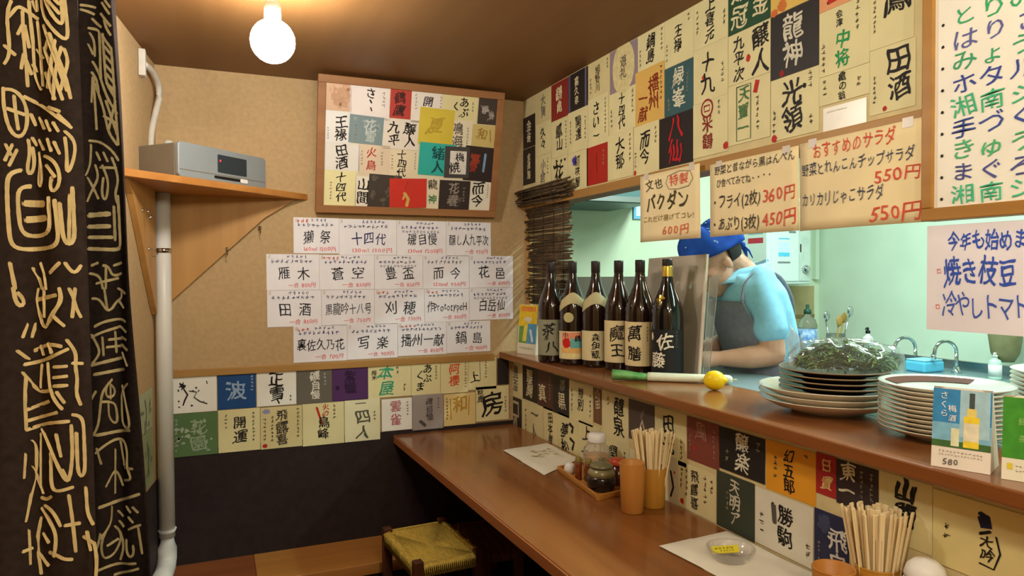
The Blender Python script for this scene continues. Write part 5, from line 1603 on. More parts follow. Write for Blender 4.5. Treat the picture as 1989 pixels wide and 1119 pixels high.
# bag of herbs on the dark plates
ZB = ZD + 4 * .0128 + .0125
hb = thing('herb_bag', (PX_ + .02, PY_, ZB), 'clear plastic bag of green herbs lying on the dark plates', 'bag of herbs')
hx, hy = PX_ + .035, PY_ - .02
e1, e2 = Vector((.80, -.60, 0)), Vector((.60, .80, 0))      # the long side of the bag runs across the view
b = MB()
for k in range(2000):
    a, q = rnd.uniform(0, 2 * pi), math.sqrt(rnd.random())
    zt = (.062 + .010 * sin(a * 3)) * math.sqrt(max(0, 1 - q * q * .92))
    z0 = ZB + .006 + zt * (1 - rnd.random() ** 2 * .95)
    p = Vector((hx, hy, 0)) + e1 * (.118 * q * cos(a)) + e2 * (.074 * q * sin(a))
    d = Vector((rnd.uniform(-1, 1), rnd.uniform(-1, 1), rnd.uniform(-.35, .4))).normalized()
    s_ = d.cross(Vector((rnd.uniform(-.5, .5), rnd.uniform(-.5, .5), 1))).normalized()
    L, wd = rnd.uniform(.018, .040), rnd.uniform(.005, .011)
    p = Vector((p.x, p.y, z0))
    b.k = k % 3
    b.add([p - d * L / 2, p - d * L * .1 + s_ * wd / 2 + Vector((0, 0, .002)), p + d * L / 2, p - d * L * .1 - s_ * wd / 2 + Vector((0, 0, .002))], [(0, 1, 2, 3)])
herb = b.build('herbs', [mat('herb_a', (96, 132, 48), .5, .2, 40), mat('herb_b', (136, 168, 80), .5, .2, 40), mat('herb_c', (70, 104, 38), .5, .2, 40)], hb)
herb['kind'] = 'stuff'


def film_mat(name, ior, milk, rough=.1):
    m = bpy.data.materials.new(name)
    m.use_nodes = True
    nt = m.node_tree
    nt.nodes.remove(nt.nodes['Principled BSDF'])
    tr_, gl_, mx_, fz, df_, m2 = (nt.nodes.new('ShaderNode' + k) for k in ('BsdfTransparent', 'BsdfGlossy', 'MixShader', 'LayerWeight', 'BsdfDiffuse', 'MixShader'))
    mp = nt.nodes.new('ShaderNodeMapRange')
    gl_.inputs['Roughness'].default_value = rough
    fz.inputs[0].default_value = .25
    mp.inputs[3].default_value = .03
    mp.inputs[4].default_value = (ior - 1) * 1.4
    nt.links.new(fz.outputs[1], mp.inputs[0])
    df_.inputs[0].default_value = (.85, .88, .86, 1)
    m2.inputs[0].default_value = milk
    nt.links.new(mp.outputs[0], mx_.inputs[0])
    nt.links.new(tr_.outputs[0], m2.inputs[1])
    nt.links.new(df_.outputs[0], m2.inputs[2])
    nt.links.new(m2.outputs[0], mx_.inputs[1])
    nt.links.new(gl_.outputs[0], mx_.inputs[2])
    nt.links.new(mx_.outputs[0], nt.nodes['Material Output'].inputs[0])
    return m


m_film = film_mat('plastic_film', 1.32, .08)
m_milk = film_mat('milky_film', 1.2, .45)
m_dg = film_mat('dish_glass', 1.5, .05, .04)
m_jarg = film_mat('jar_plastic', 1.4, .10, .06)


def film(u, v):
    a = 2 * pi * u
    t = v * pi / 2
    w1 = .009 * sin(a * 5 + v * 7) + .006 * sin(a * 9 - v * 5) + .004 * sin(a * 17 + v * 15)
    k = cos(t) ** .5 + w1 * 2 * (1 - v)
    p = Vector((hx, hy, 0)) + e1 * (.140 * k * cos(a)) + e2 * (.090 * k * sin(a))
    return Vector((p.x, p.y, ZB + .001 + (.074 + w1 * .5) * sin(t) ** .7 + max(0, .005 * sin(a * 11 + v * 9)) * v))


MB().grid(film, 90, 20).build('film', m_film, hb)
tip = Vector((hx, hy, ZB + .012)) - e1 * .10 + e2 * .02
MB().grid(lambda u, v: tip + e1 * (-.028 + .085 * v * (1 - u) + .004 * sin(u * 9)) + e2 * (.012 * sin(u * 5) + .02 - .04 * v) + Vector((0, 0, .105 * u * (1 - .15 * v) + .004 * sin(v * 14))), 14, 12).build('loose_end', m_milk, hb)

# ------------------------------------------------------------------ on the table
m_towel = mat('wrapped_towel', (226, 222, 204), .5, .04, 14)
def flat_pack(quad, label, marks):
    c = sum((Vector(q) for q in quad), Vector()) / 4
    t = thing('wrapped_towel', (c.x, c.y, ZT), label, 'hand towel', 'wrapped towels on the table')
    def f(u, v, up=0):
        p = Vector(quad[0]).lerp(Vector(quad[1]), u).lerp(Vector(quad[3]).lerp(Vector(quad[2]), u), v)
        e = min(u, 1 - u, v, 1 - v)
        hgt = .0016 + .010 * min(1, e / .12) ** .6 + .0015 * sin(u * 9) * sin(v * 7)
        return Vector((p.x, p.y, ZT + (hgt if up else .0008) + .006 * max(0, .25 - e) * (1 if (u + v) < .5 else 0)))
    b = MB().grid(lambda u, v: f(u, v, 1), 24, 24)
    b.grid(lambda u, v: f(1 - u, v, 0), 24, 24)
    pk = b.build('wrapper', m_towel, t)
    if marks:
        mb = MB()
        fr = Frame(f(.5, .5, 1) + Vector((0, 0, .0016)), (1, 0, 0), (0, 1, 0))
        for _ in range(26):
            blot(mb, fr, rnd.uniform(-.05, .05), rnd.uniform(-.05, .05), rnd.uniform(.003, .010), rnd.uniform(.003, .008), h=rnd.uniform(0, .0006), rough=.5, n=8)
        mb.build('printed_mark', ink((196, 188, 130)), pk)
    return t


flat_pack([(1.012, 2.485, 0), (1.218, 2.515, 0), (1.222, 2.258, 0), (1.015, 2.125, 0)], 'white wrapped hand towel flat on the table beyond the wooden tray', True)
flat_pack([(1.008, 1.452, 0), (1.230, 1.468, 0), (1.236, 1.150, 0), (1.040, 1.130, 0)], 'white wrapped hand towel flat on the table under the glass dish', False)

m_bam = wood('tray_wood', (176, 116, 48), (198, 140, 66), 'y', .4, 9)
ty = thing('condiment_tray', (1.125, 1.99, ZT), 'small wooden tray holding condiments on the table', 'tray')
tq = [Vector((1.044, 1.818, ZT)), Vector((1.185, 1.842, ZT)), Vector((1.222, 2.186, ZT)), Vector((1.079, 2.156, ZT))]
MB().prism(tq, (0, 0, .006)).build('base', m_bam, ty, bevel=.001)
for i in range(4):
    a, c = tq[i], tq[(i + 1) % 4]
    d = (c - a).normalized()
    s_ = Vector((-d.y, d.x, 0)) * .008
    MB().prism([a, c, c + s_, a + s_], (0, 0, .017)).build('rim', m_bam, ty, bevel=.0015)
ZTR = ZT + .0062
jar = thing('pickle_jar', (1.158, 2.020, ZTR), 'clear jar of yellow pickles with white cap on the tray', 'jar')
MB().lathe([(0, .001), (.043, .001), (.0455, .006), (.0455, .088), (.041, .100), (.029, .112), (.028, .120), (.0262, .120), (.0272, .110), (.039, .098), (.0435, .087), (.0435, .006), (0, .004)], (0, 0, 0), 36).build('body', m_jarg, jar, world=False)
MB().lathe([(0, .0045), (.0428, .0065), (.0428, .074), (.030, .078), (0, .076)], (0, 0, 0), 30).build('contents', mat('pickles', (206, 156, 70), .5, .25, 60, rgb2=(170, 116, 40)), jar, world=False)
MB().lathe([(0, .118), (.0305, .118), (.0310, .121), (.0295, .142), (.025, .146), (0, .1465)], (0, 0, 0), 30).build('cap', m_white, jar, world=False)
for i, (x, y, lb) in enumerate([(1.089, 2.020, 'small brown spice bottle on the tray, left of the pair'), (1.109, 1.990, 'small brown spice bottle on the tray, nearer the pickle jar')]):
    t = thing('spice_bottle', (x, y, ZTR), lb, 'spice bottle', 'spice bottles on the tray')
    MB().lathe([(0, 0), (.0105, 0), (.0112, .003), (.0112, .052), (.009, .057), (0, .057)], (0, 0, 0), 20).build('body', mat('spice_red', (124, 60, 30), .3, .25, 60), t, world=False)
    MB().lathe([(0, .0565), (.0102, .0565), (.0106, .0585), (.0106, .070), (.009, .073), (0, .073)], (0, 0, 0), 20).build('cap', mat('spice_cap', (140, 120, 60), .4), t, world=False)
t = thing('salt_shaker', (1.097, 2.098, ZTR), 'small round white shaker at the corner of the tray', 'shaker')
MB().lathe([(0, 0), (.014, 0), (.0185, .006), (.019, .018), (.016, .028), (.010, .034), (0, .036)], (0, 0, 0), 24).build('body', m_white, t, world=False)
MB().lathe([(0, .0355), (.004, .0355), (.004, .038), (0, .0385)], (0, 0, 0), 12).build('knob', m_white, t, world=False)
sp = thing('soy_pot', (1.104, 1.898, ZTR), 'squat brown and olive lidded soy sauce pot on the tray', 'sauce pot')
MB().lathe([(0, 0), (.036, 0), (.042, .006), (.0455, .022), (.046, .034), (.0445, .046)], (0, 0, 0), 36).build('glazed_base', mat('pot_dark', (34, 28, 28), .2, .15, 20, coat=.4), sp, world=False)
MB().lathe([(.0446, .0455), (.042, .058), (.035, .066), (.032, .068), (.029, .068), (.03, .064)], (0, 0, 0), 36).build('shoulder', mat('pot_olive', (132, 124, 84), .25, .12, 20, coat=.4), sp, world=False)
MB().lathe([(0, .070), (.028, .0685), (.036, .071), (.037, .074), (.034, .079), (.020, .085), (.008, .087), (.007, .092), (.009, .097), (.005, .101), (0, .1015)], (0, 0, 0), 36).build('lid', mat('lid_olive', (112, 108, 76), .25, .12, 20, coat=.4), sp, world=False)
rp_ = thing('sauce_box', (1.182, 1.925, ZTR), 'dark container with a red lid behind the soy sauce pot', 'container')
MB().lathe([(0, 0), (.027, 0), (.0275, .004), (.0275, .064), (0, .064)], (0, 0, 0), 28).build('body', mat('box_brown', (74, 30, 22), .2, .1), rp_, world=False)
MB().lathe([(0, .0645), (.0295, .0645), (.030, .067), (.0285, .078), (.022, .082), (0, .083)], (0, 0, 0), 28).build('lid', mat('red_lid', (186, 70, 44), .3, .06), rp_, world=False)

m_cup = wood('bamboo_cup', (180, 118, 50), (194, 134, 64), 'z', .4, 10)
m_hold = wood('bamboo_holder', (176, 122, 40), (194, 142, 56), 'z', .4, 10)
m_stick = wood('chopstick_wood', (236, 214, 164), (246, 228, 184), 'z', .6, 12)


def cup(x, y, rt_, rb_, h, label, name='bamboo_cup', m=None):
    t = thing(name, (x, y, ZT), label, 'cup')
    MB().lathe([(0, 0), (rb_ - .002, 0), (rb_, .003), (rt_, h - .003), (rt_ - .0015, h), (rt_ - .004, h - .002), (rb_ - .004, .010), (0, .008)], (0, 0, 0), 40).build('body', m or m_cup, t, world=False)
    MB().lathe([(rt_ - .0032, h - .0025), (rt_ - .0015, h + .0004), (rt_ + .0006, h - .0025), (rt_ - .0012, h - .004)], (0, 0, 0), 40, None, True).build('rim', m or m_cup, t, world=False)
    return t


cup(1.090, 1.700, .0365, .0315, .142, 'orange-brown tapered wooden cup beside the chopsticks')
cup(1.172, 1.718, .0375, .0345, .116, 'orange-brown wooden holder full of chopsticks behind the empty cup', 'chopstick_holder', m_hold)
cup(1.116, 1.016, .0405, .034, .100, 'orange-brown wooden cup at the bottom edge beside the near chopsticks')
cup(1.1945, .983, .0405, .037, .105, 'orange-brown wooden holder of the near chopsticks at the bottom edge', 'chopstick_holder', m_hold)

proto = None


def chopsticks(cx_, cy_, n, rad, L, spread, group, label, axis):
    """paired disposable chopsticks fanned out of a holder"""
    global proto
    k = 0
    for i in range(n):
        a = 2 * pi * ((i * .618) % 1)
        q = math.sqrt((i + .5) / n)
        bx, by = rad * .80 * q * cos(a), rad * .80 * q * sin(a)
        f = axis * (spread * (bx * axis.x + by * axis.y) / rad) + Vector((bx, by, 0)) * .25
        foot = Vector((cx_ + bx * .86, cy_ + by * .86, ZT + .0105))
        head = Vector((cx_ + bx, cy_ + by, ZT + .0105 + L - rnd.uniform(0, .010))) + f
        if proto is None:
            mb = MB()
            for s_ in (-1, 1):
                mb.prism([(s_ * .0004, -.0022, 0), (s_ * .0048, -.0022, 0), (s_ * .0048, .0022, 0), (s_ * .0004, .0022, 0)], (0, 0, .2))
            mb.box((-.0049, -.0021, .15), (.0049, .0021, .2005))
            proto = mb.build('chopsticks', m_stick, None, bevel=.0006)
            o = proto
        else:
            o = proto.copy()
            COL.objects.link(o)
        d = (head - foot)
        o.location = foot
        o.rotation_euler = d.to_track_quat('Z', 'Y').to_euler()
        o.rotation_euler.rotate_axis('Z', rnd.uniform(-.35, .35) + FACE)
        o.scale = (1, 1, d.length / .2)
        tag(o, label, 'chopsticks', group)


FACE = 0.0
AX = Vector((rt.x, rt.y, 0)).normalized()
chopsticks(1.172, 1.718, 42, .0375, .214, .036, 'chopsticks in the holder behind the empty cup', 'pair of pale wooden chopsticks standing in the holder beside the condiment tray', Vector((.8, -.6, 0)))
chopsticks(1.1945, .983, 42, .0405, .208, .030, 'chopsticks in the holder at the bottom edge', 'pair of pale wooden chopsticks standing in the holder at the bottom edge', Vector((.6, -.8, 0)))

ds = thing('glass_dish', (1.105, 1.302, ZT + .0125), 'round clear glass dish with a yellow packet on the near towel', 'dish')
MB().lathe([(0, 0), (.040, 0), (.044, .003), (.054, .020), (.056, .026), (.0535, .027), (.050, .022), (.041, .006), (0, .005)], (0, 0, 0), 40).build('bowl', m_dg, ds, world=False)
t = thing('yellow_packet', (1.098, 1.318, ZT + .020), 'small yellow printed packet lying in the glass dish', 'packet')
fr = Frame((1.068, 1.322, ZT + .0205), (.8, -.5, .12), (.5, .8, .25))
f_ = MB().prism([fr.p(0, 0), fr.p(.062, 0), fr.p(.062, .026), fr.p(0, .026)], fr.n * .002).build('packet', paper((226, 214, 60), .4), t)
draw(Frame(fr.p(0, 0, .002), fr.u, fr.v), .062, .026, [('row', .1, .9, .62, .3, (110, 110, 50)), ('row', .3, .9, .25, .22, (110, 110, 50))], [], f_)
wl = thing('white_pot', (1.196, .882, ZT), 'white domed pot at the bottom edge right of the chopsticks', 'pot')
MB().lathe([(0, 0), (.029, 0), (.034, .006), (.037, .03), (.037, .112), (.0345, .118)], (0, 0, 0), 36).build('body', m_white, wl, world=False)
MB().lathe([(.035, .1185), (.0355, .126), (.031, .140), (.020, .150), (0, .154)], (0, 0, 0), 36).build('lid', m_white, wl, world=False)

# ------------------------------------------------------------------ the kitchen behind the window
wt = thing('steel_counter', (1.62, .8, -.02), 'steel kitchen counter behind the ledge, in front of the cook', 'counter')
MB().box((1.478, -1.55, 1.012), (1.735, 2.95, 1.0490)).build('worktop', m_worktop, wt, bevel=.003)
MB().box((1.50, -1.5, -.02), (1.70, 2.94, 1.012)).build('cabinet', m_steel, wt)
sk = thing('sink_counter', (3.12, 1.6, -.02), 'steel sink counter along the mint kitchen wall', 'counter')
MB().box((2.86, -1.0, .885), (KX - .001, KY - .002, .920)).build('worktop', m_worktop, sk, bevel=.003)
MB().box((2.90, -1.0, -.02), (KX - .001, KY - .002, .885)).build('cabinet', m_steel, sk)
MB().box((KX - .016, -1.0, .920), (KX - .001, KY - .02, .965)).build('upstand', m_steel, sk, bevel=.002)
bs = thing('backsplash', (2.1, KY, .86), 'stainless steel backsplash on the rear kitchen wall behind the bottles', 'backsplash')
MB().box((XU + .112, KY - .006, .86), (2.78, KY - .0005, 1.383)).build('sheet', mat('backsplash_steel', (122, 106, 100), .22, .12, 3, metal=.6), bs)
rg = thing('rear_stove', (2.1, 2.95, -.02), 'dark stove counter at the rear of the kitchen', 'stove')
MB().box((1.75, 2.72, -.02), (2.78, KY - .008, .86)).build('cabinet', m_steel, rg)
MB().box((1.75, 2.72, .86), (2.78, KY - .008, .885)).build('cooktop', m_black, rg)
for x in (1.98, 2.30, 2.60):
    MB().lathe([(.05, 0), (.085, 0), (.09, .012), (.085, .016), (.05, .014)], (x, 2.96, .885), 24, None, True).build('burner', m_black, rg)
hd = thing('range_hood', (1.9, 3.0, 1.70), 'dark teal range hood under the kitchen ceiling behind the blind', 'range hood')
m_hood = mat('hood_metal', (92, 120, 120), .4, .08, 6, metal=.5)
b = MB()
b.prism([(XU + .115, 2.78, 1.725), (1.90, 2.78, 1.725), (2.10, 2.78, 1.83), (2.10, 2.78, 2.2), (XU + .115, 2.78, 2.2)], (0, KY - 2.78 - .004, 0))
b.build('canopy', m_hood, hd, bevel=.004)
MB().box((XU + .12, 2.76, 1.728), (1.88, 2.78, 1.752)).build('lip', m_steel, hd)
wp = thing('wall_notice', (2.09, KY, 1.74), 'small pale blue notice on the rear kitchen wall beside the range hood', 'notice')
MB().box((2.055, KY - .012, 1.69), (2.155, KY - .001, 1.84)).build('board', paper((120, 190, 226), .4), wp)
MB().box((2.068, KY - .0135, 1.705), (2.142, KY - .012, 1.828)).build('sheet', paper((226, 240, 244), .4), wp)
MB().box((2.10, KY - .0145, 1.79), (2.13, KY - .0135, 1.822)).build('picture', paper((226, 170, 90), .4), wp)

bo = thing('water_heater', (2.95, KY, 1.335), 'white gas water heater on the rear kitchen wall behind the cook', 'water heater')
m_boil = mat('heater_enamel', (214, 226, 220), .35, .02, 8)
MB().box((2.79, KY - .20, 1.335), (3.11, KY - .002, 1.82)).build('case', m_boil, bo, bevel=.008)
MB().box((2.815, KY - .206, 1.352), (3.015, KY - .199, 1.80)).build('front_cover', m_boil, bo, bevel=.003)
MB().box((3.02, KY - .206, 1.352), (3.098, KY - .199, 1.80)).build('front_cover', mat('heater_panel', (196, 208, 196), .4), bo, bevel=.003)
b = MB()
yb_ = KY - .2066
for x0, z0, x1, z1, c in ((2.865, 1.515, 2.945, 1.565, 1), (2.865, 1.49, 2.945, 1.512, 0), (2.865, 1.585, 2.945, 1.592, 0), (2.86, 1.452, 2.95, 1.462, 2), (2.94, 1.62, 2.99, 1.632, 2)):
    b.k = c
    b.add([(x0, yb_, z0), (x1, yb_, z0), (x1, yb_, z1), (x0, yb_, z1)], [(0, 1, 2, 3)])
b.build('front_sticker', [ink((90, 190, 226)), ink((200, 230, 240)), ink((120, 130, 126))], bo)
b = MB()
for k, (z0, z1) in enumerate(((1.655, 1.675), (1.615, 1.640), (1.565, 1.595))):
    b.k = k
    b.add([(2.7895, KY - .17, z0), (2.7895, KY - .05, z0), (2.7895, KY - .05, z1), (2.7895, KY - .17, z1)], [(0, 1, 2, 3)])
b.build('side_sticker', [ink((150, 60, 66)), ink((120, 170, 190)), ink((190, 50, 70))], bo)
MB().lathe([(0, 0), (.022, 0), (.024, .006), (.018, .020), (.014, .024), (0, .025)], (3.06, KY - .206, 1.42), 24, (0, -1, 0)).build('knob', m_chrome, bo)
MB().box((3.022, KY - .2075, 1.515), (3.030, KY - .206, 1.56)).build('handle', m_black, bo)
for x in (2.86, 2.94, 3.04):
    MB().tube([(x, KY - .08, 1.335), (x, KY - .08, 1.25), (x + .04, KY - .06, 1.12), (x + .06, KY - .05, .93)], .009, 8).build('pipe', mat('copper_brown', (150, 122, 84), .4, .1, 10, metal=.4), bo)
bx = thing('wall_board', (3.03, KY, .93), 'tan board with pipes below the water heater', 'board')
MB().box((2.84, KY - .022, .925), (3.32, KY - .002, 1.32)).build('board', mat('tan_ply', (176, 156, 112), .6, .15, 8), bx)
MB().box((2.84, KY - .026, 1.13), (3.32, KY - .022, 1.15)).build('batten', mat('ply_dark', (140, 116, 76), .6, .15, 8), bx)


def pump_bottle(name, x, y, z, r, h, body, band, top, label, cat, spray=True):
    t = thing(name, (x, y, z), label, cat)
    MB().lathe([(0, 0), (r * .94, 0), (r, .005), (r, h * .62), (r * .8, h * .72), (r * .34, h * .78), (r * .32, h * .84), (0, h * .84)], (0, 0, 0), 28).build('body', body, t, world=False)
    MB().lathe([(r * 1.005, h * .12), (r * 1.01, h * .12), (r * 1.01, h * .55), (r * 1.005, h * .55)], (0, 0, 0), 28, None, True).build('label', band, t, world=False)
    MB().lathe([(0, h * .83), (r * .40, h * .83), (r * .40, h * .90), (r * .18, h * .92), (r * .18, h), (0, h)], (0, 0, 0), 18).build('cap', top, t, world=False)
    if spray:
        MB().tube([(0, 0, h * .97), (-r * .5, -.2 * r, h * .99), (-r * .95, -.35 * r, h * .95)], r * .13, 8).build('nozzle', top, t, world=False)
    return t


m_pet = mat('pet_plastic', (206, 214, 200), .1, .05, 8, trans=.8, ior=1.2)
pump_bottle('water_bottle', 3.07, 2.985, .9205, .052, .30, m_pet, mat('blue_wrap', (44, 110, 190), .4, .3, 40, rgb2=(190, 214, 230)), mat('green_cap', (40, 84, 70), .4), 'large clear plastic bottle with blue wrapper below the water heater', 'bottle', False)
pump_bottle('soap_bottle', 3.22, 2.715, .9205, .030, .185, m_white, mat('blue_label', (40, 100, 170), .4), m_black, 'white and blue soap bottle with black pump on the sink counter', 'bottle')
pump_bottle('soap_bottle', 3.20, 2.035, .9205, .026, .120, mat('pale_green_plastic', (196, 222, 206), .35), m_white, m_white, 'pale green pump bottle on the sink counter below the white notice', 'bottle')
jr = thing('utensil_jar', (3.17, 2.88, .9205), 'clear utensil jar holding tongs and spoons on the sink counter', 'jar')
MB().lathe([(0, 0), (.048, 0), (.050, .004), (.050, .14), (.047, .14), (.047, .006), (0, .005)], (0, 0, 0), 28).build('jar', m_pet, jr, world=False)
for k, (dx, dy, hgt, m) in enumerate([(-.01, .02, .21, m_chrome), (.01, -.012, .24, m_chrome), (.02, .01, .20, mat('utensil_wood', (180, 140, 70), .5)), (-.02, -.016, .19, mat('utensil_wood', (180, 140, 70), .5))]):
    t = thing('utensil', (3.17 + dx, 2.88 + dy, .9275), ['steel ladle upright at the back of the utensil jar', 'tall steel spatula leaning out of the utensil jar', 'wooden spoon in the utensil jar, taller of two', 'wooden spoon in the utensil jar, shorter of two'][k], 'utensil', 'utensils in the jar')
    e = Vector((dx * 2.2 + .01, dy * 2.2 - .015, hgt))
    MB().tube([(0, 0, 0), e], .0045, 8).build('handle', m, t, world=False)
    MB().ball(e + Vector((.003, -.004, .02)), (.022, .008, .03), 14).build('head', m, t, world=False)
for i, (y, lb) in enumerate([(2.452, 'gooseneck chrome tap on the sink counter behind the herb bag'), (2.240, 'gooseneck chrome tap on the sink counter left of the white notice')]):
    t = thing('tap', (3.24, y, .9205), lb, 'tap', 'taps at the sink')
    pts = [(0, 0, 0), (0, 0, .10)]
    for k in range(13):
        a = pi * k / 12
        pts.append((-.048 + .048 * cos(a), .020 * (1 - cos(a)), .10 + .052 * sin(a)))
    pts += [(-.098, .042, .085), (-.100, .043, .075)]
    MB().tube(pts, .0085, 14).build('spout', m_chrome, t, world=False)
    MB().lathe([(0, 0), (.022, 0), (.022, .008), (.014, .014), (.011, .03), (0, .03)], (0, 0, 0), 20).build('base', m_chrome, t, world=False)
    MB().lathe([(.0095, 0), (.0115, 0), (.0115, -.022), (.0095, -.022)], (-.100, .043, .088), 14, None, True).build('aerator', m_chrome, t, world=False)
t = thing('dish_tub', (3.16, 2.345, .9205), 'light blue plastic tub between the two taps', 'tub')
MB().box((-.07, -.055, 0), (.07, .055, .052)).build('tub', mat('blue_plastic', (96, 190, 226), .4), t, world=False, bevel=.01)
MB().box((-.064, -.05, .0525), (.064, .05, .060)).build('sponge', mat('sponge_pale', (150, 210, 226), .8), t, world=False, bevel=.004)
t = thing('strainer_basket', (3.10, 2.50, .9205), 'dark strainer on the sink counter by the left tap', 'strainer')
MB().lathe([(0, .004), (.05, .004), (.062, .030), (.066, .032), (.064, .034), (.048, .008), (0, .007)], (0, 0, 0), 28).build('basket', m_black, t, world=False)
MB().tube([(.06, .01, .033), (.12, .03, .04)], .004, 8).build('handle', m_black, t, world=False)
t = thing('hanging_bag', (3.26, 2.03, 1.135), 'olive bag hanging at the kitchen wall below the white notice', 'bag')
MB().lathe([(0, -.14), (.035, -.138), (.055, -.10), (.066, -.02), (.06, .04), (.03, .075), (0, .08)], (0, 0, 0), 24).build('bag', mat('olive_bag', (128, 122, 84), .7, .2, 14), t, world=False)
MB().tube([(0, 0, .07), (.05, 0, .13), (.118, 0, .14)], .004, 8).build('strap', m_black, t, world=False)

# ------------------------------------------------------------------ the cook, seen from the side, looking down at the counter
ck = thing('person', (0, 0, 0), 'person in light blue polo shirt, grey apron and blue bandana, looking down at the counter', 'person')
Fd = Vector((-.951, .309, 0)).normalized()
Ld = Vector((-Fd.y, Fd.x, 0))
CK = Vector((1.882, 2.03, 0))


def K(f, l, z):
    return CK + Fd * f + Ld * l + Vector((0, 0, z))


def limb(mb, pts, rad, n=14, sub=4):
    P, R_ = [], []
    for i in range(len(pts) - 1):
        for t in range(sub):
            k = t / sub
            P.append(Vector(pts[i]).lerp(Vector(pts[i + 1]), k))
            R_.append(rad[i] + (rad[i + 1] - rad[i]) * k)
    P.append(Vector(pts[-1]))
    R_.append(rad[-1])
    for _ in range(2):
        P = [P[0]] + [(P[i - 1] + 2 * P[i] + P[i + 1]) / 4 for i in range(1, len(P) - 1)] + [P[-1]]
    mb.tube(P, R_, n)
    mb.ball(P[0], R_[0] * .98, 12)
    mb.ball(P[-1], R_[-1] * .98, 12)


def torso(mb, rows, n=28):
    """rows: (f, z, rf, rl)"""
    vs = []
    for f, z, rf, rl in rows:
        for i in range(n):
            a = 2 * pi * i / n
            c_, s_ = cos(a), sin(a)
            vs.append(K(f + rf * (abs(c_) ** .85) * (1 if c_ > 0 else -1), rl * (abs(s_) ** .85) * (1 if s_ > 0 else -1), z))
    m = len(rows)
    fs = [(j * n + i, j * n + (i + 1) % n, (j + 1) * n + (i + 1) % n, (j + 1) * n + i) for j in range(m - 1) for i in range(n)]
    fs += [tuple(range(n))[::-1], tuple((m - 1) * n + i for i in range(n))]
    mb.add(vs, fs)


def fuse(o, vox, smooth=6):
    r_ = o.modifiers.new('fuse', 'REMESH')
    r_.mode = 'VOXEL'
    r_.voxel_size = vox
    r_.use_smooth_shade = True
    q = o.modifiers.new('soften', 'SMOOTH')
    q.factor = .5
    q.iterations = smooth
    return o


TOR = [(-.01, .90, .115, .165), (0, 1.00, .112, .158), (.01, 1.10, .112, .158), (.035, 1.20, .118, .168), (.055, 1.27, .118, .178), (.062, 1.335, .100, .176), (.066, 1.380, .078, .140), (.072, 1.405, .058, .075)]
HC = Vector((.192, 0, 1.447))          # head centre (f, l, z)
TP = radians(30)                       # how far the face looks down
hu = Vector((sin(TP), 0, cos(TP)))     # crown direction (f, l, z)
hf = Vector((cos(TP), 0, -sin(TP)))    # face direction


def H(a, s_, u):
    """head coordinates: a towards the face, s_ to the person's left, u to the crown"""
    q = HC + hf * a + hu * u + Vector((0, s_, 0))
    return K(q.x, q.y, q.z)


hR = Matrix((Fd * hf.x + Vector((0, 0, hf.z)), Ld, Fd * hu.x + Vector((0, 0, hu.z)))).transposed()
b = MB()
torso(b, [(f, z, rf - .012, rl - .014) for f, z, rf, rl in TOR])
b.ball(H(-.012, 0, .030), (.092, .072, .088), 24, hR)            # cranium
b.ball(H(.022, 0, -.045), (.066, .058, .076), 20, hR)            # face
b.ball(H(.050, 0, -.100), (.032, .030, .026), 14, hR)            # chin
limb(b, [H(-.055, 0, -.040), K(.098, 0, 1.418), K(.05, 0, 1.36)], [.047, .048, .058])   # neck
limb(b, [H(.082, 0, -.002), H(.100, 0, -.028), H(.108, 0, -.044)], [.010, .012, .0135], 10, 3)  # nose
b.ball(H(.094, .012, -.047), (.009, .008, .007), 8, hR)
b.ball(H(.094, -.012, -.047), (.009, .008, .007), 8, hR)
b.ball(H(.080, 0, -.071), (.012, .022, .006), 10, hR)            # lips
b.ball(H(.078, 0, -.081), (.012, .020, .006), 10, hR)
b.ball(H(.074, 0, .012), (.016, .052, .010), 12, hR)             # brow
for s_ in (-1, 1):
    b.ball(H(.048, s_ * .040, -.034), (.024, .020, .020), 10, hR)   # cheek
    b.ball(H(-.012, s_ * .071, -.018), (.016, .010, .026), 12, hR)  # ear
# arms: near arm is the person's left
EL, WRL = K(.055, .180, 1.118), K(.225, .125, 1.100)
ER, WRR = K(.02, -.235, 1.13), K(.24, -.10, 1.098)
limb(b, [K(.080, .146, 1.318), K(.065, .172, 1.24), EL], [.042, .044, .041])
limb(b, [EL, K(.13, .162, 1.106), WRL], [.041, .040, .026])
limb(b, [K(.055, -.165, 1.338), K(.03, -.21, 1.24), ER], [.042, .044, .041])
limb(b, [ER, K(.13, -.18, 1.108), WRR], [.041, .040, .026])
for s_, wr in ((1, WRL), (-1, WRR)):
    d = (Fd * .9 - Ld * s_ * .32 + Vector((0, 0, -.10))).normalized()
    sd = Vector((-d.y, d.x, 0)).normalized() * s_
    pc = wr + d * .045
    limb(b, [wr, wr + d * .03, pc + d * .03], [.026, .030, .030], 12, 3)
    b.ball(pc + sd * .014, .026, 10)
    b.ball(pc - sd * .014, .026, 10)
    for k in range(4):
        r0 = pc + d * .034 + sd * ((k - 1.5) * .0185)
        L = (.034, .040, .038, .030)[k]
        limb(b, [r0, r0 + d * L * .8 + Vector((0, 0, -.006)), r0 + d * L * 1.15 + Vector((0, 0, -.020)), r0 + d * L * 1.0 + Vector((0, 0, -.034))], [.0095, .009, .0085, .0075], 8, 2)
    th = pc - sd * .028 - d * .006
    limb(b, [th, th - sd * .014 + d * .022, th - sd * .006 + d * .046 + Vector((0, 0, -.014))], [.0115, .0105, .009], 8, 2)
for s_ in (-1, 1):                                            # legs to the kitchen floor
    limb(b, [K(-.01, s_ * .085, .94), K(.0, s_ * .095, .50), K(-.02, s_ * .10, .07)], [.088, .060, .042])
    limb(b, [K(-.03, s_ * .10, .025), K(.13, s_ * .11, .012)], [.042, .034])
m_skin = mat('skin', (206, 156, 130), .5, .06, 30, spec=.3)
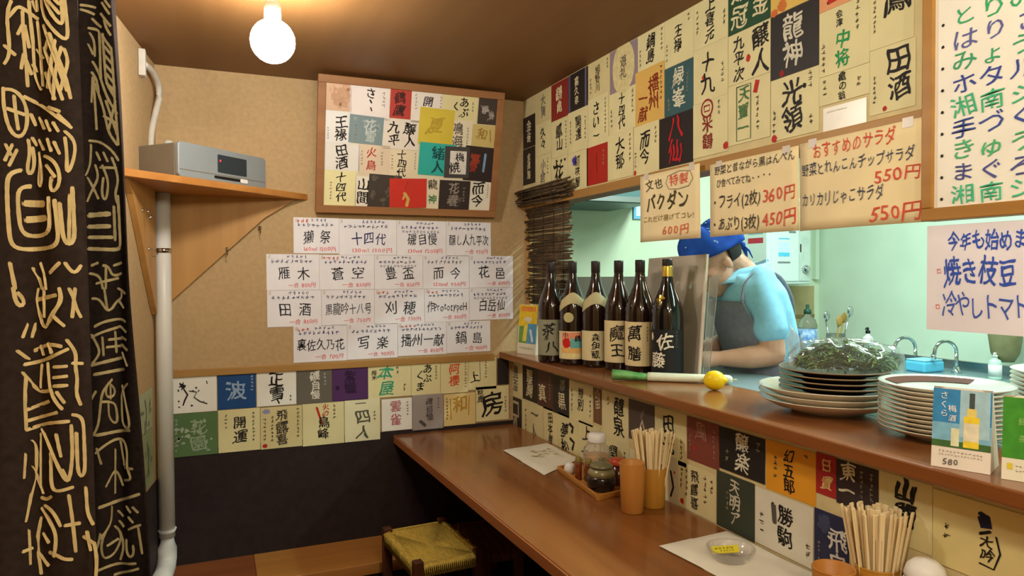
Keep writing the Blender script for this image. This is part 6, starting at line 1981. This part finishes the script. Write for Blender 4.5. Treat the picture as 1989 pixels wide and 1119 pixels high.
fuse(b.build('body', m_skin, ck), .0055, 4)

b = MB()
torso(b, [(f, z, rf + .006, rl + .004) for f, z, rf, rl in TOR[:-1]] + [(.080, 1.396, .066, .092)])
for s_, el in ((1, EL), (-1, ER)):
    sh_ = K(.080 if s_ > 0 else .055, s_ * .146, 1.320)
    mid = K(.065 if s_ > 0 else .03, s_ * (.172 if s_ > 0 else .20), 1.225)
    limb(b, [K(.06, s_ * .10, 1.385), sh_, mid, mid.lerp(el, .20)], [.048, .049, .055, .060], 18)
m_polo = mat('polo_cloth', (150, 208, 238), .8, .06, 60, spec=.15)
fuse(b.build('polo_shirt', m_polo, ck), .007, 16)
b = MB()                                                       # collar
for s_ in (-1, 1):
    b.grid(lambda u, v: K(.068 - .072 * cos(u * pi * .9) + .02 * v * (u - .3) + (.045 if u > .8 else 0) * v, s_ * (.068 * sin(u * pi * .9 + .05) + .022 * v), 1.440 + .012 * (1 - u) - v * .050 - u * .034), 12, 3)
b.build('collar', m_polo, ck, solid=.003)
b = MB()
torso(b, [(-.012, .50, .10, .16), (-.01, .80, .126, .176), (-.01, .93, .124, .174), (0, .985, .118, .166)])
for s_ in (-1, 1):
    limb(b, [K(-.01, s_ * .085, .88), K(.0, s_ * .095, .50), K(-.02, s_ * .10, .08)], [.098, .080, .066])
fuse(b.build('trousers', mat('trouser_cloth', (40, 42, 52), .8), ck), .009, 4)

m_apron = mat('apron_cloth', (126, 128, 140), .85, .10, 50, spec=.1)


def tor_at(z):
    for i in range(len(TOR) - 1):
        if TOR[i][1] <= z <= TOR[i + 1][1]:
            k = (z - TOR[i][1]) / (TOR[i + 1][1] - TOR[i][1])
            return [TOR[i][q] + k * (TOR[i + 1][q] - TOR[i][q]) for q in range(4)]
    return TOR[0] if z < TOR[0][1] else TOR[-1]


def on_torso(a, z, off):
    f, _, rf, rl = tor_at(z)
    rf, rl = rf + off, rl + off
    c_, s_ = cos(a), sin(a)
    return K(f + rf * (abs(c_) ** .85) * (1 if c_ > 0 else -1), rl * (abs(s_) ** .85) * (1 if s_ > 0 else -1), z)


def apron(u, v):
    z = .62 + (1.300 - .62) * v
    half = 1.55 if z < 1.14 else 1.55 - .72 * ((z - 1.14) / .16) ** .8
    a = (u * 2 - 1) * half
    return on_torso(a, z, .017 + .004 * sin(u * 17 + v * 5) * (1 - v))


b = MB().grid(apron, 30, 36)
b.build('apron', m_apron, ck, solid=.003)
b = MB()
for s_ in (-1, 1):
    pts = [on_torso(s_ * .80, 1.293, .018), K(.13, s_ * .118, 1.366), K(.075, s_ * .122, 1.412), K(.0, s_ * .118, 1.388), K(-.052, s_ * .10, 1.31), K(-.09, s_ * .04, 1.20)]
    fine = []
    for i in range(len(pts) - 1):
        fine += [pts[i].lerp(pts[i + 1], t / 4) for t in range(4)]
    fine.append(pts[-1])
    for _ in range(2):
        fine = [fine[0]] + [(fine[i - 1] + 2 * fine[i] + fine[i + 1]) / 4 for i in range(1, len(fine) - 1)] + [fine[-1]]
    b.tube(fine, .008, 8, .4, Vector((Ld.x, Ld.y, 0)))
b.build('apron_strap', m_apron, ck)

# hair below the bandana, and the bandana itself
m_hair = mat('black_hair', (30, 24, 22), .6, .3, 120)
b = MB()


def skullcap(u, v, g, lo_, hi_):
    t = lo_ + (hi_ - lo_) * v
    a = 2 * pi * u
    return H(-.012 + (.092 + g) * cos(t) * cos(a), (.072 + g) * cos(t) * sin(a), .030 + (.088 + g) * sin(t))


b.grid(lambda u, v: (lambda a: H(-.012 + .0955 * cos(-.58 + .70 * v) * cos(a), .0755 * cos(-.58 + .70 * v) * sin(a), .028 + .092 * sin(-.58 + .70 * v)))(1.75 + u * (2 * pi - 3.5)), 26, 8)
b.build('hair', m_hair, ck, solid=.006)
b = MB()
for s_ in (-1, 1):
    b.tube([H(.084, s_ * .014, .010), H(.080, s_ * .032, .013), H(.066, s_ * .048, .008)], [.0022, .003, .002], 6)
b.build('eyebrows', m_hair, ck)
b = MB()
for s_ in (-1, 1):
    b.tube([H(.083, s_ * .018, -.012), H(.079, s_ * .031, -.015), H(.068, s_ * .044, -.012)], [.0012, .0022, .0012], 6)
b.build('eyelids', mat('eyelid_shade', (96, 62, 50), .5), ck)
m_band = mat('bandana_cloth', (34, 78, 170), .75, 0, 34, rgb2=(28, 62, 150), spec=.15)
b = MB()


def bandana(u, v):
    a = 2 * pi * u
    t = -.02 + .10 * cos(a) + (pi / 2 + .02 - .10 * cos(a)) * v
    g = .014 + .006 * sin(a * 5 + v * 4) * (1 - v) + .026 * max(0, cos(a)) * (1 - abs(v - .35)) + .022 * max(0, cos(a + pi)) * (1 - abs(v - .45) * 1.6)
    return H(-.012 + (.092 + g) * cos(t) * cos(a), (.072 + g) * cos(t) * sin(a), .030 + (.088 + g + .012 * sin(v * pi)) * sin(t))


b.grid(bandana, 48, 16)
bd_ = b.build('bandana', m_band, ck, solid=.003)
b = MB()
for k in range(26):
    u, v = rnd.random(), rnd.uniform(.05, .85)
    c_ = bandana(u, v)
    o_ = H(-.012, 0, .03)
    n_ = (c_ - o_).normalized()
    fr = Frame(c_ + n_ * .0022, n_.cross(Vector((0, 0, 1))), n_.cross(n_.cross(Vector((0, 0, 1)))) * -1)
    blot(b, fr, 0, 0, rnd.uniform(.003, .008), rnd.uniform(.002, .006), h=.0004, rough=.5, n=8)
b.build('printed_pattern', ink((150, 180, 214)), bd_)
b = MB()
b.ball(H(-.112, 0, .0), (.016, .020, .014), 12, hR)
b.tube([H(-.115, .008, .0), H(-.122, .016, -.03), H(-.118, .022, -.06)], [.007, .010, .004], 8, .4)
b.tube([H(-.115, -.008, .0), H(-.122, -.018, -.028), H(-.12, -.028, -.055)], [.007, .010, .004], 8, .4)
b.build('knot', m_band, ck)
ck.location = (0, 0, 0)
